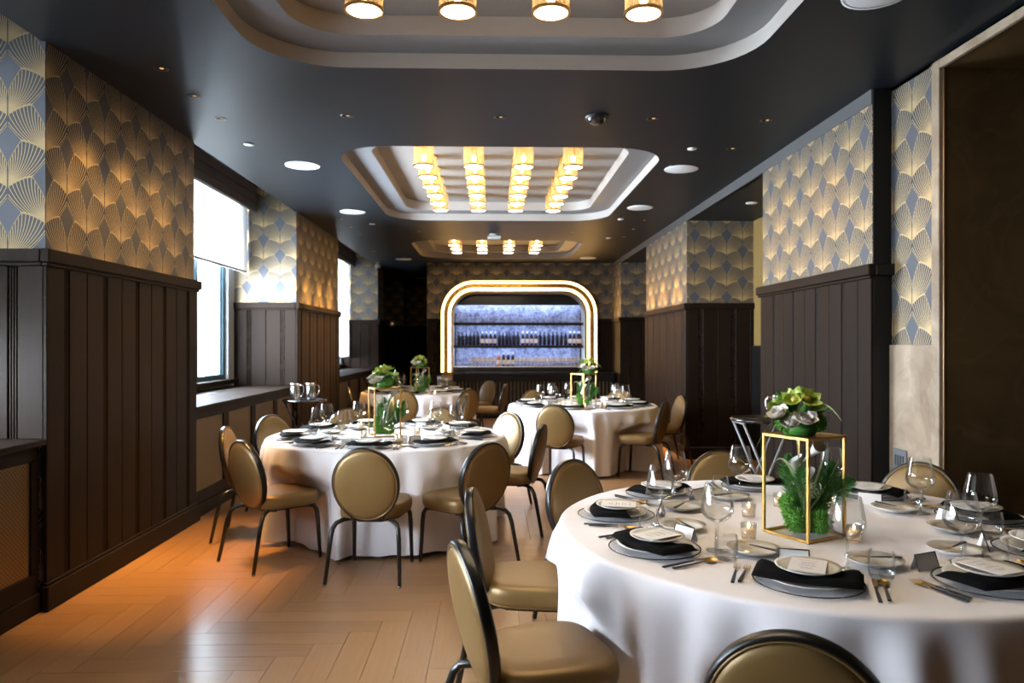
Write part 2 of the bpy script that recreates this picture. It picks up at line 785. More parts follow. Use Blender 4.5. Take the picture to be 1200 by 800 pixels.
def wainscot(parent, ax, a0, a1, face, out, first, z0=.165, z1=RAIL_B, th=.022):
    """ax: axis the face runs along, face: base plane, out: +1/-1 outward, first: position of the first reed start"""
    def pl(s0, s1, f0, f1, za, zb, name, c=.004, mat='dark_wood'):
        b = MB()
        lo, hi = min(f0, f1), max(f0, f1)
        if ax == 'y':
            b.cbox(lo, hi, s0, s1, za, zb, c)
        else:
            b.cbox(s0, s1, lo, hi, za, zb, c)
        return b.build(name, mat, parent)
    # board edges
    marks = []
    p = first - PITCH * 20
    while p < a1 + 1:
        marks.append(('r', p))
        p += PITCH
    cuts = []
    for _, p in marks:
        cuts.append((p, p + REED, 'r'))
        mid = p + REED + (PITCH - REED) / 2
        cuts.append((mid - LINE / 2, mid + LINE / 2, 'l'))
    cuts = [c for c in cuts if c[1] > a0 + .01 and c[0] < a1 - .01]
    cur = a0
    for c0, c1, k in cuts:
        if c0 - cur > .012:
            pl(cur, c0, face, face + out * th, z0, z1, 'plank')
        if k == 'r':
            b = MB()
            reed_profile(b, ax, max(c0, a0) + .004, min(c1, a1) - .004, face + out * .011, out, z0, z1)
            b.build('reed', 'dark_wood', parent)
        cur = max(cur, c1)
    if a1 - cur > .012:
        pl(cur, a1, face, face + out * th, z0, z1, 'plank')


def rails(parent, ax, a0, a1, face, out, e0=0, e1=0):
    """chair rail and baseboard; e0/e1 lengthen the ends round a corner"""
    def pl(s0, s1, d, za, zb, name, mat='dark_wood_flat', c=.006):
        b = MB()
        lo, hi = min(face, face + out * d), max(face, face + out * d)
        if ax == 'y':
            b.cbox(lo, hi, s0, s1, za, zb, c)
        else:
            b.cbox(s0, s1, lo, hi, za, zb, c)
        return b.build(name, mat, parent)
    pl(a0 - e0 * .052, a1 + e1 * .052, .052, RAIL_B, RAIL_T, 'chair_rail')
    pl(a0 - e0 * .038, a1 + e1 * .038, .038, RAIL_B - .022, RAIL_B, 'rail_moulding')
    pl(a0 - e0 * .040, a1 + e1 * .040, .040, 0, .145, 'baseboard')
    pl(a0 - e0 * .030, a1 + e1 * .030, .030, .145, .165, 'base_moulding')


# ---- left wall: window wall with deep papered piers
wl = MB()
WX0 = XW - .30
wall_left = MB()
WIN = {0: (.90, 4.12), 1: (6.60, 9.42), 2: (15.3, 16.36)}  # last window kept short to cut daylight into its bay
WZ0, WZ1 = 1.08, 3.45
for b, (y0, y1) in BAYS.items():
    if b in WIN:
        a0, a1 = WIN[b]
        wall_left.box(WX0, XW, y0, y1, 0, WZ0)
        wall_left.box(WX0, XW, y0, y1, WZ1, 4.1)
        wall_left.box(WX0, XW, y0, a0, WZ0, WZ1)
        wall_left.box(WX0, XW, a1, y1, WZ0, WZ1)
    else:
        wall_left.box(WX0, XW, y0, y1, 0, 4.1)
    wall_left.box(WX0, XL + .02, y0, y1, PZ, 4.1)
wall_left = tag(wall_left.build('wall_left', 'plaster_grey'), 'window wall on the left with papered piers between bays', 'wall', kind='structure')
for k, (y0, y1) in enumerate(PIERS):
    b = MB()
    b.box(WX0, XL - .002, y0, y1, 0, 4.1)
    corner = XL + y0
    pier = b.build('pier', 'wallpaper', wall_left, uv=lambda c, q=corner: (c.x + c.y - q + .0, c.z - 2.626))
    if k == 0:
        wainscot(pier, 'y', y0, y1, XL - .002, 1, y1 - .2)
        rails(pier, 'y', y0, y1, XL - .002, 1, 0, 1)
        continue
    wainscot(pier, 'y', y0 - .022, y1, XL - .002, 1, y0 + .15)
    rails(pier, 'y', y0, y1, XL - .002, 1, 1, 1 if k < 4 else 0)
    if y0 < 22:
        wainscot(pier, 'x', XW, XL - .002, y0, -1, XL - .2, z0=.98 if k in (1, 2, 3, 4) else .165)
        bb = MB()
        bb.cbox(XW, XL - .002, y0 - .052, y0, RAIL_B, RAIL_T, .006)
        bb.build('chair_rail', 'dark_wood', pier)
        bb = MB()
        bb.cbox(XW, XL - .002, y0 - .038, y0, RAIL_B - .022, RAIL_B, .005)
        bb.build('rail_moulding', 'dark_wood', pier)

# ---- windows, blinds and pelmets in the bays
for b, (y0, y1) in WIN.items():
    w = place(None, 'window_%d' % (b + 1))
    desc = {0: 'steel window in the nearest bay, left of the frame', 1: 'tall blue steel casement window between the left piers', 2: 'steel window sliver beyond the second left pier'}[b]
    tag(w, desc, 'window', kind='structure')
    FX0, FX1 = XW - .12, XW - .04

    def fr(ya, yb, za, zb, name, x0=FX0, x1=FX1):
        q = MB()
        q.cbox(x0, x1, ya, yb, za, zb, .006)
        return q.build(name, 'steel_blue', w)
    fr(y0, y0 + .07, WZ0, WZ1, 'frame_stile')
    fr(y1 - .07, y1, WZ0, WZ1, 'frame_stile')
    fr(y0 + .07, y1 - .07, WZ0, WZ0 + .06, 'frame_rail')
    fr(y0 + .07, y1 - .07, WZ1 - .06, WZ1, 'frame_rail')
    n = (4, 3, 1)[b]
    stp = (y1 - y0) / n
    for k in range(n):
        ya, yb = y0 + stp * k, y0 + stp * (k + 1)
        if k:
            fr(ya - .055, ya + .055, WZ0 + .06, WZ1 - .06, 'mullion', FX0 - .01, FX1 + .015)
        fr(ya + .075, ya + .105, WZ0 + .06, WZ1 - .06, 'casement_stile', FX0 + .02, FX1 - .02)
        fr(yb - .105, yb - .075, WZ0 + .06, WZ1 - .06, 'casement_stile', FX0 + .02, FX1 - .02)
        q = MB()
        q.box(FX0 + .035, FX0 + .041, ya + .105, yb - .105, WZ0 + .06, WZ1 - .06)
        q.build('pane', 'window_glass', w)
    q = MB()
    q.cbox(XW - .04, XW + .10, y0 - .1, y1 + .1, 1.025, WZ0, .006)
    q.build('window_sill', 'dark_wood_flat', w)
    portal(XW - .02, y0, y1, WZ0, WZ1)
    ya, yb = BAYS[b]
    where = {0: 'nearest left bay', 1: 'bay between the left piers', 2: 'bay beyond the second left pier'}[b]
    bl = thing('roller_blind', 'white translucent roller blind half lowered in the ' + where, 'blind', (XW + .16, 0, 0), group='roller blinds')
    q = MB()
    zb = (1.56, 2.47, 1.25)[b]  # drops in the unseen nearest bay and far bay set to limit daylight
    NS = 60
    vv, ff = [], []
    for i in range(NS + 1):
        yy = ya + .02 + (yb - ya - .05) * i / NS
        dx = .004 * math.sin(i * .55) + .006 * math.sin(i * .21 + 1)
        vv += [(dx, yy, zb), (dx * .5, yy, 3.6)]
        if i:
            ff.append((2 * i - 2, 2 * i, 2 * i + 1, 2 * i - 1))
    q.add(vv, ff, True)
    q.build('fabric', 'blind_fabric', bl, fix=False)
    q = MB()
    q.cbox(-.008, .012, ya + .02, yb - .03, zb - .03, zb, .004)
    q.build('bottom_bar', 'plaster_grey', bl)
    pv = thing('pelmet', 'dark brown fabric pelmet above the blind in the ' + where, 'pelmet', (XW + .29, 0, 0), group='fabric pelmets')
    q = MB()
    for i in range(4):
        q.cbox(-.055 + .006 * i, .0 + .010 * (i % 2), ya + .005, yb - .005, 3.235 + .105 * i, 3.235 + .105 * i + .103, .012)
    q.build('folded_fabric', 'pelmet_fabric', pv)

# ---- radiator covers in the bays
for b, (y0, y1) in BAYS.items():
    nm = {0: 'left picture edge', 1: 'window between the left piers', 2: 'bay past the second left pier', 3: 'far corridor bay'}[b]
    rc = thing('radiator_cover', 'dark wood radiator cover with brass grilles at the ' + nm, 'radiator cover', (0, 0, 0), group='radiator covers')
    X1 = XL - .02
    q = MB()
    q.box(XW + .002, X1 - .025, y0 + .004, y1 - .03, .0, .944)
    q.build('body', 'dark_wood_flat', rc)
    q = MB()
    q.cbox(XW + .002, XL + .022, y0 + .004, y1 - .024, .946, .98, .005)
    top = q.build('top', 'dark_wood_flat', rc)
    q = MB()
    q.box(XW + .27, XW + .31, y0 + .35, y1 - .4, .980, .982)
    q.build('vent_slot', 'dark_baffle', top)
    # frame rails
    q = MB()
    q.cbox(X1 - .025, X1, y0 + .004, y1 - .024, .86, .944, .003)
    q.build('frame_rail', 'dark_wood_flat', rc)
    q = MB()
    q.cbox(X1 - .025, X1, y0 + .004, y1 - .024, .115, .225, .003)
    q.build('frame_rail', 'dark_wood_flat', rc)
    q = MB()
    q.cbox(X1 - .025, X1 + .01, y0 + .004, y1 - .024, 0, .112, .003)
    q.build('plinth', 'dark_wood_flat', rc)
    npan = 4
    stp = (y1 - y0 - .03) / npan
    for k in range(npan + 1):
        yy = y0 + .005 + stp * k
        q = MB()
        a, c = max(y0 + .004, yy - .07), min(y1 - .024, yy + .07)
        q.cbox(X1 - .025, X1, a, c, .226, .859, .003)
        q.build('stile', 'dark_wood', rc)
        if k < npan:
            q = MB()
            q.box(X1 - .020, X1 - .012, yy + .07, yy + stp - .07, .226, .859)
            q.build('grille', 'brass_grille', rc)

# ---- right wall: piers, alcoves, marble portal
wr = MB()
XA = 3.47
wr.box(XA, XA + .2, 4.9, YBAR + .5, 0, 3.4)
wall_right = tag(wr.build('wall_right', 'gold_panel'), 'right wall with papered piers and dark alcoves between them', 'wall', kind='structure')
for (ya, yb) in ((6.92, 9.65), (12.2, 14.62)):
    q = MB()
    q.box(XA - .03, XA, ya, yb, 0, 1.50)
    q.build('alcove_dado', 'black_wood', wall_right)
    q = MB()
    q.box(XR + .02, XA, ya, yb, 3.15, 3.30)
    q.build('alcove_ceiling', 'ceiling_paint', wall_right)
RP = [(4.91, 6.92), (9.65, 12.2), (14.62, YBAR)]
for k, (y0, y1) in enumerate(RP):
    b = MB()
    b.box(XR + .002, XA if k else 2.706, y0, y1, 0, 3.3)
    corner = -XR + y0
    pier = b.build('pier', 'wallpaper', wall_right, uv=lambda c, q=corner, y=y0: ((c.y - y) + (c.x - XR) + .107, c.z - 2.50))
    wainscot(pier, 'y', y0 - .022, y1, XR + .002, -1, y0 + .345 if k == 0 else y0 + .15)
    rails(pier, 'y', y0, y1, XR + .002, -1, 1, 1 if k < 2 else 0)
    x1 = XA if k else 2.706
    if k:
        wainscot(pier, 'x', XR + .002, x1, y0, -1, XR + .16)
        for (d, za, zb, nm) in ((.052, RAIL_B, RAIL_T, 'chair_rail'), (.04, 0, .145, 'baseboard')):
            q = MB()
            q.cbox(XR + .002, x1, y0 - d, y0, za, zb, .005)
            q.build(nm, 'dark_wood', pier)
    else:  # black here paints in the shade on this pier's end
        q = MB()
        q.cbox(XR + .002, 2.760, y0 - .052, y0, RAIL_B, RAIL_T, .005)
        q.build('chair_rail', 'black_wood', pier)
        q = MB()
        q.cbox(XR + .002, 2.704, y0 - .02, y0, 0, RAIL_B, .003)
        q.build('shaded_end_board', 'black_wood', pier)
        q = MB()
        q.cbox(XR + .002, 2.704, y0 - .012, y0, RAIL_T, CZ, .003)
        q.build('shaded_end_board', 'black_wood', pier)
# crown band over the right-hand openings
q = MB()
q.box(XR - .004, XR + .05, 4.91, YBAR, 3.15, CZ)
tag(q.build('trim_1', 'band_grey'), 'pale grey band along the top of the right wall', 'trim', kind='structure')

# recessed stretch between pier and portal
XP = 2.706
YP = 4.33
q = MB()
q.box(XP, XP + .3, YP + .07, 4.9, 0, 3.3)
pw = q.build('papered_return', 'wallpaper', wall_right, uv=lambda c: ((c.y - YP) + .10, c.z - 2.60))
trim2 = MB()
trim2.box(XP - .006, 4.3, YP, YP + .07, 0, 3.18)
trim2 = tag(trim2.build('trim_2', 'dark_marble'), 'dark brown marble lining of the wide portal on the right', 'portal', kind='structure')
q = MB()
q.cbox(XP - .022, XP, YP + .005, 4.89, 0, 1.515, .004)
q.build('marble_dado', 'light_marble', trim2)
q = MB()
q.cbox(XP - .030, XP - .002, YP - .004, YP + .072, 0, 3.225, .004)
q.build('architrave', 'light_marble', trim2)
q = MB()
q.cbox(XP - .030, XP - .002, .6, YP - .004, 3.172, 3.225, .004)
q.build('architrave', 'light_marble', trim2)
q = MB()
q.cbox(XP - .006, XP + .006, YP - .012, YP - .001, 0, 3.17, .002)
q.build('bronze_bead', 'brass_trim', trim2)
q = MB()
q.box(XP + .01, 4.3, YP - .006, YP + .01, 1.516, 3.16)
q.build('marble_slab', 'dark_marble', trim2)
q = MB()
q.box(XP + .01, 4.3, YP - .006, YP + .01, 0, 1.512)
q.build('marble_slab', 'dark_marble', trim2)
q = MB()
q.box(XP, 4.3, .6, YP, 3.18, 3.3)
q.build('marble_head', 'dark_marble', trim2)
q = MB()
q.box(XP, XP + .3, .4, 4.9, 3.226, 3.4)
q.build('lintel', 'black_wood', trim2)
q = MB()
q.box(XP, 4.3, .4, .6, 0, 3.3)
q.build('marble_slab', 'dark_marble', trim2)
q = MB()
q.box(4.3, 4.5, .2, 5, 0, 3.4)
q.build('inner_wall', 'dark_marble', trim2)
q = MB()
q.box(XP, XP + .3, YNEAR, .4, 0, 3.4)
q.build('near_return', 'near_wall_paint', wall_right)
vp = thing('wall_plate', 'small grey slotted plate set in the pale marble dado', 'wall plate', (XP - .022, 4.745, .68))
q = MB()
q.cbox(-.010, 0, -.075, .075, 0, .15, .003)
q.build('plate', 'grey_plate', vp)
for k in range(4):
    q = MB()
    q.box(-.0125, -.009, -.05 + k * .03, -.035 + k * .03, .04, .11)
    q.build('slot', 'dark_baffle', vp)

# ---- near and far ends
q = MB()
q.box(-3.7, 4.5, YNEAR - .2, YNEAR, 0, 3.9)
tag(q.build('wall_near', 'near_wall_paint'), 'plain wall behind the camera', 'wall', kind='structure')
q = MB()
q.box(-3.7, 4.5, YFAR, YFAR + .2, 0, 3.9)
wf = tag(q.build('wall_far', 'wallpaper', uv=lambda c: (c.x, c.z - 2.6)), 'dark papered wall closing the corridor left of the bar', 'wall', kind='structure')
wainscot(wf, 'x', XW, -1.4, YFAR, -1, -2.0)
q = MB()
q.cbox(XW, -1.4, YFAR - .05, YFAR, RAIL_B, RAIL_T, .005)
q.build('chair_rail', 'dark_wood', wf)
sw = thing('wall_plate', 'small pale plate on the dark wall of the far corridor', 'wall plate', (XL - .32, 21.3 - .06, 2.02))
q = MB()
q.cbox(-.06, .06, -.02, 0, 0, .17, .004)
q.build('plate', 'card_white', sw)
q = MB()
q.cbox(-.02, .02, -.026, -.02, .06, .11, .003)
q.build('button', 'wax_glow', sw)

# ---- bar wall with niche opening (niche: X -0.86..2.02, Z .9..2.66)
NX0, NX1, NZ1 = -.84, 2.00, 2.63
q = MB()
X0, X1 = -1.38, XA
q.box(X0, NX0, YBAR, YBAR + .9, 0, 3.3)
q.box(NX1, X1, YBAR, YBAR + .9, 0, 3.3)
q.box(NX0, NX1, YBAR, YBAR + .9, NZ1, 3.3)
q.box(NX0, NX1, YBAR, YBAR + .9, 0, .9)
q.box(X0, X1, YBAR + .9, YBAR + 1.0, 0, 3.3)
q.box(X0, X0 + .2, YBAR + .9, YFAR, 0, 3.3)
wall_back = tag(q.build('wall_back', 'wallpaper', uv=lambda c: (c.x - .10, c.z - 2.99)), 'papered end wall around the lit bar niche', 'wall', kind='structure')
wainscot(wall_back, 'x', X0, -1.08, YBAR, -1, X0 + .12)
wainscot(wall_back, 'x', 2.24, XR, YBAR, -1, 2.3)
for (a, b_) in ((X0, -1.08), (2.24, XR)):
    q = MB()
    q.cbox(a, b_, YBAR - .05, YBAR, RAIL_B, RAIL_T, .005)
    q.build('chair_rail', 'dark_wood', wall_back)

# ---- ceiling with three stepped coffers
COF = [(-1.41, 1.57, .75, 4.62), (-1.41, 1.58, 6.44, 10.3), (-1.39, 1.57, 12.25, 14.8)]
NSEG = 10


def rrect(x0, x1, y0, y1, r, z):
    pts = []
    for cx, cy, a in ((x1 - r, y1 - r, 0), (x0 + r, y1 - r, 90), (x0 + r, y0 + r, 180), (x1 - r, y0 + r, 270)):
        for k in range(NSEG + 1):
            an = R(a + 90 * k / NSEG)
            pts.append((cx + r * math.cos(an), cy + r * math.sin(an), z))
    return pts


ce = MB()
EX0, EX1 = XL - .02, 4.4


def quad(x0, x1, y0, y1):
    ce.add([(x0, y0, CZ), (x1, y0, CZ), (x1, y1, CZ), (x0, y1, CZ)], [(0, 3, 2, 1)])


RC = .52
ys = YNEAR
for (x0, x1, y0, y1) in COF:
    quad(EX0, EX1, ys, y0)
    quad(EX0, x0, y0, y1)
    quad(x1, EX1, y0, y1)
    loop = rrect(x0, x1, y0, y1, RC, CZ)
    n = NSEG + 1
    for c, (cx, cy) in enumerate(((x1, y1), (x0, y1), (x0, y0), (x1, y0))):
        arc = loop[c * n:(c + 1) * n]
        ce.add([(cx, cy, CZ)] + arc, [(0, k + 1, k + 2) for k in range(NSEG)])
    ys = y1
quad(EX0, EX1, ys, YFAR)
# roof slab above keeps daylight out
ce.add([(-3.7, YNEAR, 4.0), (4.5, YNEAR, 4.0), (4.5, YFAR, 4.0), (-3.7, YFAR, 4.0)], [(0, 3, 2, 1)])
# edge of the ceiling towards the window pockets
ce.add([(EX0, YNEAR, CZ), (EX0, YFAR, CZ), (EX0, YFAR, PZ + .1), (EX0, YNEAR, PZ + .1)], [(0, 1, 2, 3)])
# right edge closing
ce.add([(EX1, YNEAR, 3.0), (EX1, YFAR, 3.0), (EX1, YFAR, 4.0), (EX1, YNEAR, 4.0)], [(0, 1, 2, 3)])
ceiling = tag(ce.build('ceiling', 'ceiling_paint', fix=False), 'dark grey ceiling with three rounded stepped coffers', 'ceiling', kind='structure')
Z1, Z2, INS = 3.345, 3.46, .27
for ci, (x0, x1, y0, y1) in enumerate(COF):
    A = rrect(x0, x1, y0, y1, RC, CZ)
    B_ = [(p[0], p[1], Z1) for p in A]
    Cc = rrect(x0 + INS, x1 - INS, y0 + INS, y1 - INS, RC - .2, Z1)
    D = [(p[0], p[1], Z2) for p in Cc]
    L = len(A)

    def strip(P, Q, smooth):
        return MB().add(P + Q, [(k, (k + 1) % L, L + (k + 1) % L, L + k) for k in range(L)], smooth)
    b = strip(B_, Cc, False)
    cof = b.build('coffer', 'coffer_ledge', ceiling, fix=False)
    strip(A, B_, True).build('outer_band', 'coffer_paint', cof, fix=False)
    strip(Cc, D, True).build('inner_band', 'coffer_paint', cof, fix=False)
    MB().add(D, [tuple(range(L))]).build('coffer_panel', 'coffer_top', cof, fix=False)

# ---- drum lamps in the coffers
lp = thing('ceiling_lamp', 'x', 'ceiling lamp')
LR = .092
prof = MB()
NR = 26
ring = []
for k in range(NR):
    a0 = 2 * PI * k / NR
    for q_ in range(4):
        a = a0 + 2 * PI / NR * q_ / 4
        ring.append((a, LR + .006 * math.sin(PI * q_ / 4)))
vv = []
for z in (.012, .215):
    vv += [(r * math.cos(a), r * math.sin(a), z) for a, r in ring]
n = len(ring)
prof.add(vv, [(k, (k + 1) % n, n + (k + 1) % n, n + k) for k in range(n)], True)
prof.build('glass_rod_shade', 'amber_rods', lp, fix=False)
MB().lathe([(LR + .010, 0), (LR + .010, .013), (LR - .004, .013), (LR - .004, 0), (LR + .010, 0)], 32).build('bottom_ring', 'gold_metal', lp)
MB().lathe([(0, .004), (LR - .004, .004), (LR - .004, .007), (0, .007)], 20, smooth=False).build('diffuser', 'disc_glow', lp)
MB().lathe([(0, .009), (LR - .005, .009), (LR - .005, .0115), (0, .0115)], 24, smooth=False).build('light_block_pan', 'gold_metal', lp)  # opaque pan added so the diffuser's light stays out of the shade
MB().lathe([(LR + .006, .208), (LR + .006, .218), (LR - .006, .218), (LR - .006, .208), (LR + .006, .208)], 32).build('top_ring', 'gold_metal', lp)
MB().lathe([(0, .212), (.05, .212), (.05, .206), (.016, .20), (.014, .13), (0, .13)], 12).build('socket', 'gold_metal', lp)
MB().ball((0, 0, .085), .024, 8, 6, sz=1.4).build('bulb', 'bulb_glow', lp)
LAMP = Proto(lp)
ORD = ['first', 'second', 'third', 'fourth', 'fifth', 'sixth', 'seventh', 'eighth', 'ninth', 'tenth', 'eleventh', 'twelfth', 'thirteenth', 'fourteenth', 'fifteenth', 'sixteenth', 'seventeenth', 'eighteenth', 'nineteenth', 'twentieth', 'twenty-first', 'twenty-second', 'twenty-third', 'twenty-fourth']
LXS = [.065 + d * .485 for d in (-1.5, -.5, .5, 1.5)]
for ci, rows in enumerate(([3.82, 3.35, 2.88, 2.41], [7.15 + .47 * k for k in range(6)], [12.85, 13.37, 13.9])):
    cname = ('near', 'middle', 'far')[ci]
    for ri, yy in enumerate(rows):
        for xi, xx in enumerate(LXS):
            LAMP.put('amber drum lamp, %s coffer, %s row from %s, %s from left' % (cname, ORD[ri], 'bar' if ci == 0 else 'camera', ORD[xi]), (xx, yy, Z2 - .2185), random.random() * .2, 'amber drum lamps in the coffers')

# ---- round speakers, downlights, sprinklers
sp = thing('ceiling_speaker', 'x', 'speaker')
MB().lathe([(0, -.006), (.145, -.006), (.15, -.004), (.15, 0)], 32).build('grille', 'white_plastic', sp)
MB().lathe([(.15, -.007), (.163, -.009), (.166, 0), (.15, 0)], 32).build('rim', 'white_plastic', sp)
SP = Proto(sp)
for (x, y, w) in ((-1.83, 7.15, 'left of the middle coffer, nearer one'), (1.87, 7.2, 'right of the middle coffer, nearer one'), (-1.82, 9.65, 'left of the middle coffer, farther one'),
                  (1.88, 9.25, 'right of the middle coffer, farther one'), (-1.80, 15.0, 'left of the far coffer'), (1.93, 14.7, 'right of the far coffer by the bar'), (1.9, 3.57, 'right of the near coffer'), (-1.86, 19.4, 'above the far corridor')):
    SP.put('white round ceiling speaker ' + w, (x, y, CZ), 0, 'ceiling speakers')

dl = thing('downlight', 'x', 'downlight')
MB().lathe([(.034, -.002), (.045, -.003), (.047, 0)], 20).build('trim_ring', 'dark_baffle', dl)
MB().lathe([(.034, -.002), (.030, .0), (0, .0)], 20).build('baffle', 'dark_baffle', dl)
MB().lathe([(0, -.003), (.012, -.003), (.014, -.001)], 10, c=(.008, -.006, 0)).build('lens', 'spot_lens', dl)
DL = Proto(dl)


def spot(x, y, tx, ty, tz, energy, ang=38, blend=.7, z=CZ - .02):
    d = bpy.data.lights.new('downlight_beam', 'SPOT')
    d.energy = energy
    d.color = AMBER
    d.spot_size = R(ang)
    d.spot_blend = blend
    d.shadow_soft_size = .03
    o = bpy.data.objects.new('downlight_beam', d)
    o.location = (x, y, z)
    o.rotation_euler = (Vector((tx, ty, tz)) - Vector((x, y, z))).to_track_quat('-Z', 'Y').to_euler()
    C.objects.link(o)


DLS = []
for k, y in enumerate((4.67, 5.18, 5.69)):
    DLS.append((-2.08, y, 'over the first left pier, %s from camera' % ORD[k], (-2.16, y, 0, 1.9, .30, 2.3, 46)))
for k, y in enumerate((10.2, 10.9, 11.6)):
    DLS.append((-2.08, y, 'over the second left pier, %s from camera' % ORD[k], (-2.40, y, 0, .8, 3.6, 1.4, 38)))  # strong wall beam added to turn the pier's wood orange
for k, y in enumerate((5.62, 6.44)):
    DLS.append((2.12, y, 'over the first right pier, %s from camera' % ORD[k], (2.30, y, 0, .2, .12, 2.4, 60)))
for k, y in enumerate((10.2, 11.0, 11.8)):
    DLS.append((2.12, y, 'over the second right pier, %s from camera' % ORD[k], (2.40, y, 0, .12, 3.6, 1.5, 36)))  # wall beam likewise added for an orange glow on the wood
for k, x in enumerate((-1.1, .06, 1.23)):
    DLS.append((x, 5.6, 'between near and middle coffers, %s from left' % ORD[k], None))
for k, x in enumerate((-1.12, 1.23)):
    DLS.append((x, 11.3, 'between middle and far coffers, %s from left' % ORD[k], (x, 11.3, 0, .25)))
for k, x in enumerate((-.4, .6, 1.6)):
    DLS.append((x, 15.2, 'over the bar front, %s from left' % ORD[k], (x, YBAR + .1, 1.6, .35)))
for (x, y, w, beam) in DLS:
    DL.put('small recessed downlight ' + w, (x, y, CZ), 0, 'recessed downlights')
    if beam:
        spot(x, y, beam[0], beam[1], beam[2], E_SPOT * beam[3], 36)
        if len(beam) > 4:      # spill on the wall; for the second piers a beam added to brighten wood
            spot(x, y, (XL if x < 0 else XR), y, beam[5], E_SPOT * beam[4], beam[6], 1.0)
for (x, y, w, e) in ((3.0, 8.4, 'alcove between the right piers', .35), (3.0, 13.6, 'farther right alcove', .3)):
    a = thing('alcove_downlight', 'white round downlight in the ' + w, 'downlight', (x, y, 3.15), group='alcove downlights')
    MB().lathe([(.05, -.004), (.066, -.006), (.068, 0)], 20).build('trim_ring', 'white_plastic', a)
    MB().lathe([(0, -.002), (.05, -.004)], 20).build('lens', 'white_plastic', a)
    spot(x, y, XA - .25, y + .1, 1.6, E_SPOT * e, 75, .8, 3.13)

sc = thing('sprinkler_cover', 'x', 'sprinkler')
MB().lathe([(0, -.012), (.038, -.012), (.042, -.008), (.042, -.003)], 20).build('cover_plate', 'white_plastic', sc)
MB().lathe([(.022, -.003), (.022, 0)], 14).build('collar', 'chrome', sc)
SC = Proto(sc)
for (x, y, w) in ((-2.1, 6.4, 'beside the first left pier'), (1.77, 6.44, 'right of the middle coffer'), (-1.72, 10.6, 'by the second left pier'), (1.78, 10.1, 'before the second right pier'), (-2.2, 13.7, 'left of the far coffer'), (1.9, 11.9, 'by the far coffer, right')):
    SC.put('small white sprinkler cover ' + w, (x, y, CZ), 0, 'sprinkler covers')

dc = thing('dome_camera', 'black dome camera on the ceiling between the coffers', 'camera', (.80, 5.57, CZ))
MB().lathe([(.09, 0), (.09, -.015), (.075, -.02)], 24).build('base', 'dark_baffle', dc)
MB().lathe([(.072, -.018), (.06, -.045), (.03, -.06), (0, -.064)], 24).build('dome', 'black_lacquer', dc)
dc = thing('hanging_camera', 'small white camera hanging from the ceiling left of the bar', 'camera', (-2.42, 15.6, CZ))
MB().lathe([(.045, 0), (.045, -.012), (.02, -.016), (.02, -.05)], 16).build('mount', 'white_plastic', dc)
MB().lathe([(.055, -.05), (.06, -.06), (.06, -.12), (.05, -.125)], 20).build('housing', 'white_plastic', dc)
MB().lathe([(.05, -.12), (.04, -.155), (0, -.17)], 20).build('dome', 'black_lacquer', dc)
dc = thing('motion_sensor', 'white sensor unit on the ceiling before the far coffer', 'sensor', (.02, 11.55, CZ))
MB().lathe([(.06, 0), (.06, -.02), (.04, -.03), (0, -.03)], 20).build('base', 'white_plastic', dc)
MB().cbox(-.09, .12, -.05, .05, -.085, -.03, .012).build('housing', 'white_plastic', dc)
MB().lathe([(0, 0), (.03, 0), (.03, -.02), (.02, -.03), (0, -.03)], 12, c=(-.07, -.02, -.085)).build('lens', 'foil', dc)

# ================================================================== THE BAR
def arch_path(x0, x1, zt, r, y, n=12, z0=.93):
    pts = [(x0, y, z0)]
    for k in range(n + 1):
        a = PI - PI / 2 * k / n
        pts.append((x0 + r + r * math.cos(a), y, zt - r + r * math.sin(a)))
    for k in range(n + 1):
        a = PI / 2 - PI / 2 * k / n
        pts.append((x1 - r + r * math.cos(a), y, zt - r + r * math.sin(a)))
    pts.append((x1, y, z0))
    return pts


ar = thing('bar_arch', 'glowing gold double arch framing the bar niche', 'arch', (0, 0, 0))
OX0, OX1, OZ, OR_ = -1.09, 2.25, 2.875, .72


def band(d0, d1, y0, y1, name, mat, nn=12):
    """flat rounded-U band between inset d0 and d1, from plane y0 (front) to y1"""
    a = arch_path(OX0 + d0, OX1 - d0, OZ - d0, OR_ - d0, y0, nn)
    b = arch_path(OX0 + d1, OX1 - d1, OZ - d1, OR_ - d1, y0, nn)
    L = len(a)
    a2 = [(p[0], y1, p[2]) for p in a]
    b2 = [(p[0], y1, p[2]) for p in b]
    v = a + b + a2 + b2
    f = []
    for k in range(L - 1):
        f += [(k, k + 1, L + k + 1, L + k), (2 * L + k, 2 * L + k + 1, k + 1, k), (L + k, L + k + 1, 3 * L + k + 1, 3 * L + k), (3 * L + k, 3 * L + k + 1, 2 * L + k + 1, 2 * L + k)]
    f += [(0, L, 3 * L, 2 * L), (L - 1, 3 * L - 1, 4 * L - 1, 2 * L - 1)]
    return MB().add(v, f, False).build(name, mat, ar)


band(0, .125, YBAR - .10, YBAR + .02, 'outer_band', 'arch_gold')
band(.125, .25, YBAR - .05, YBAR + .02, 'inner_band', 'arch_gold')
for d, y, r in ((.045, YBAR - .10, .024), (.190, YBAR - .05, .027)):
    MB().tube(arch_path(OX0 + d, OX1 - d, OZ - d, OR_ - d, y, 14), r, 8).build('light_tube', 'arch_led', ar)
band(.25, .262, YBAR - .02, YBAR + .62, 'reveal', 'pale_reveal')

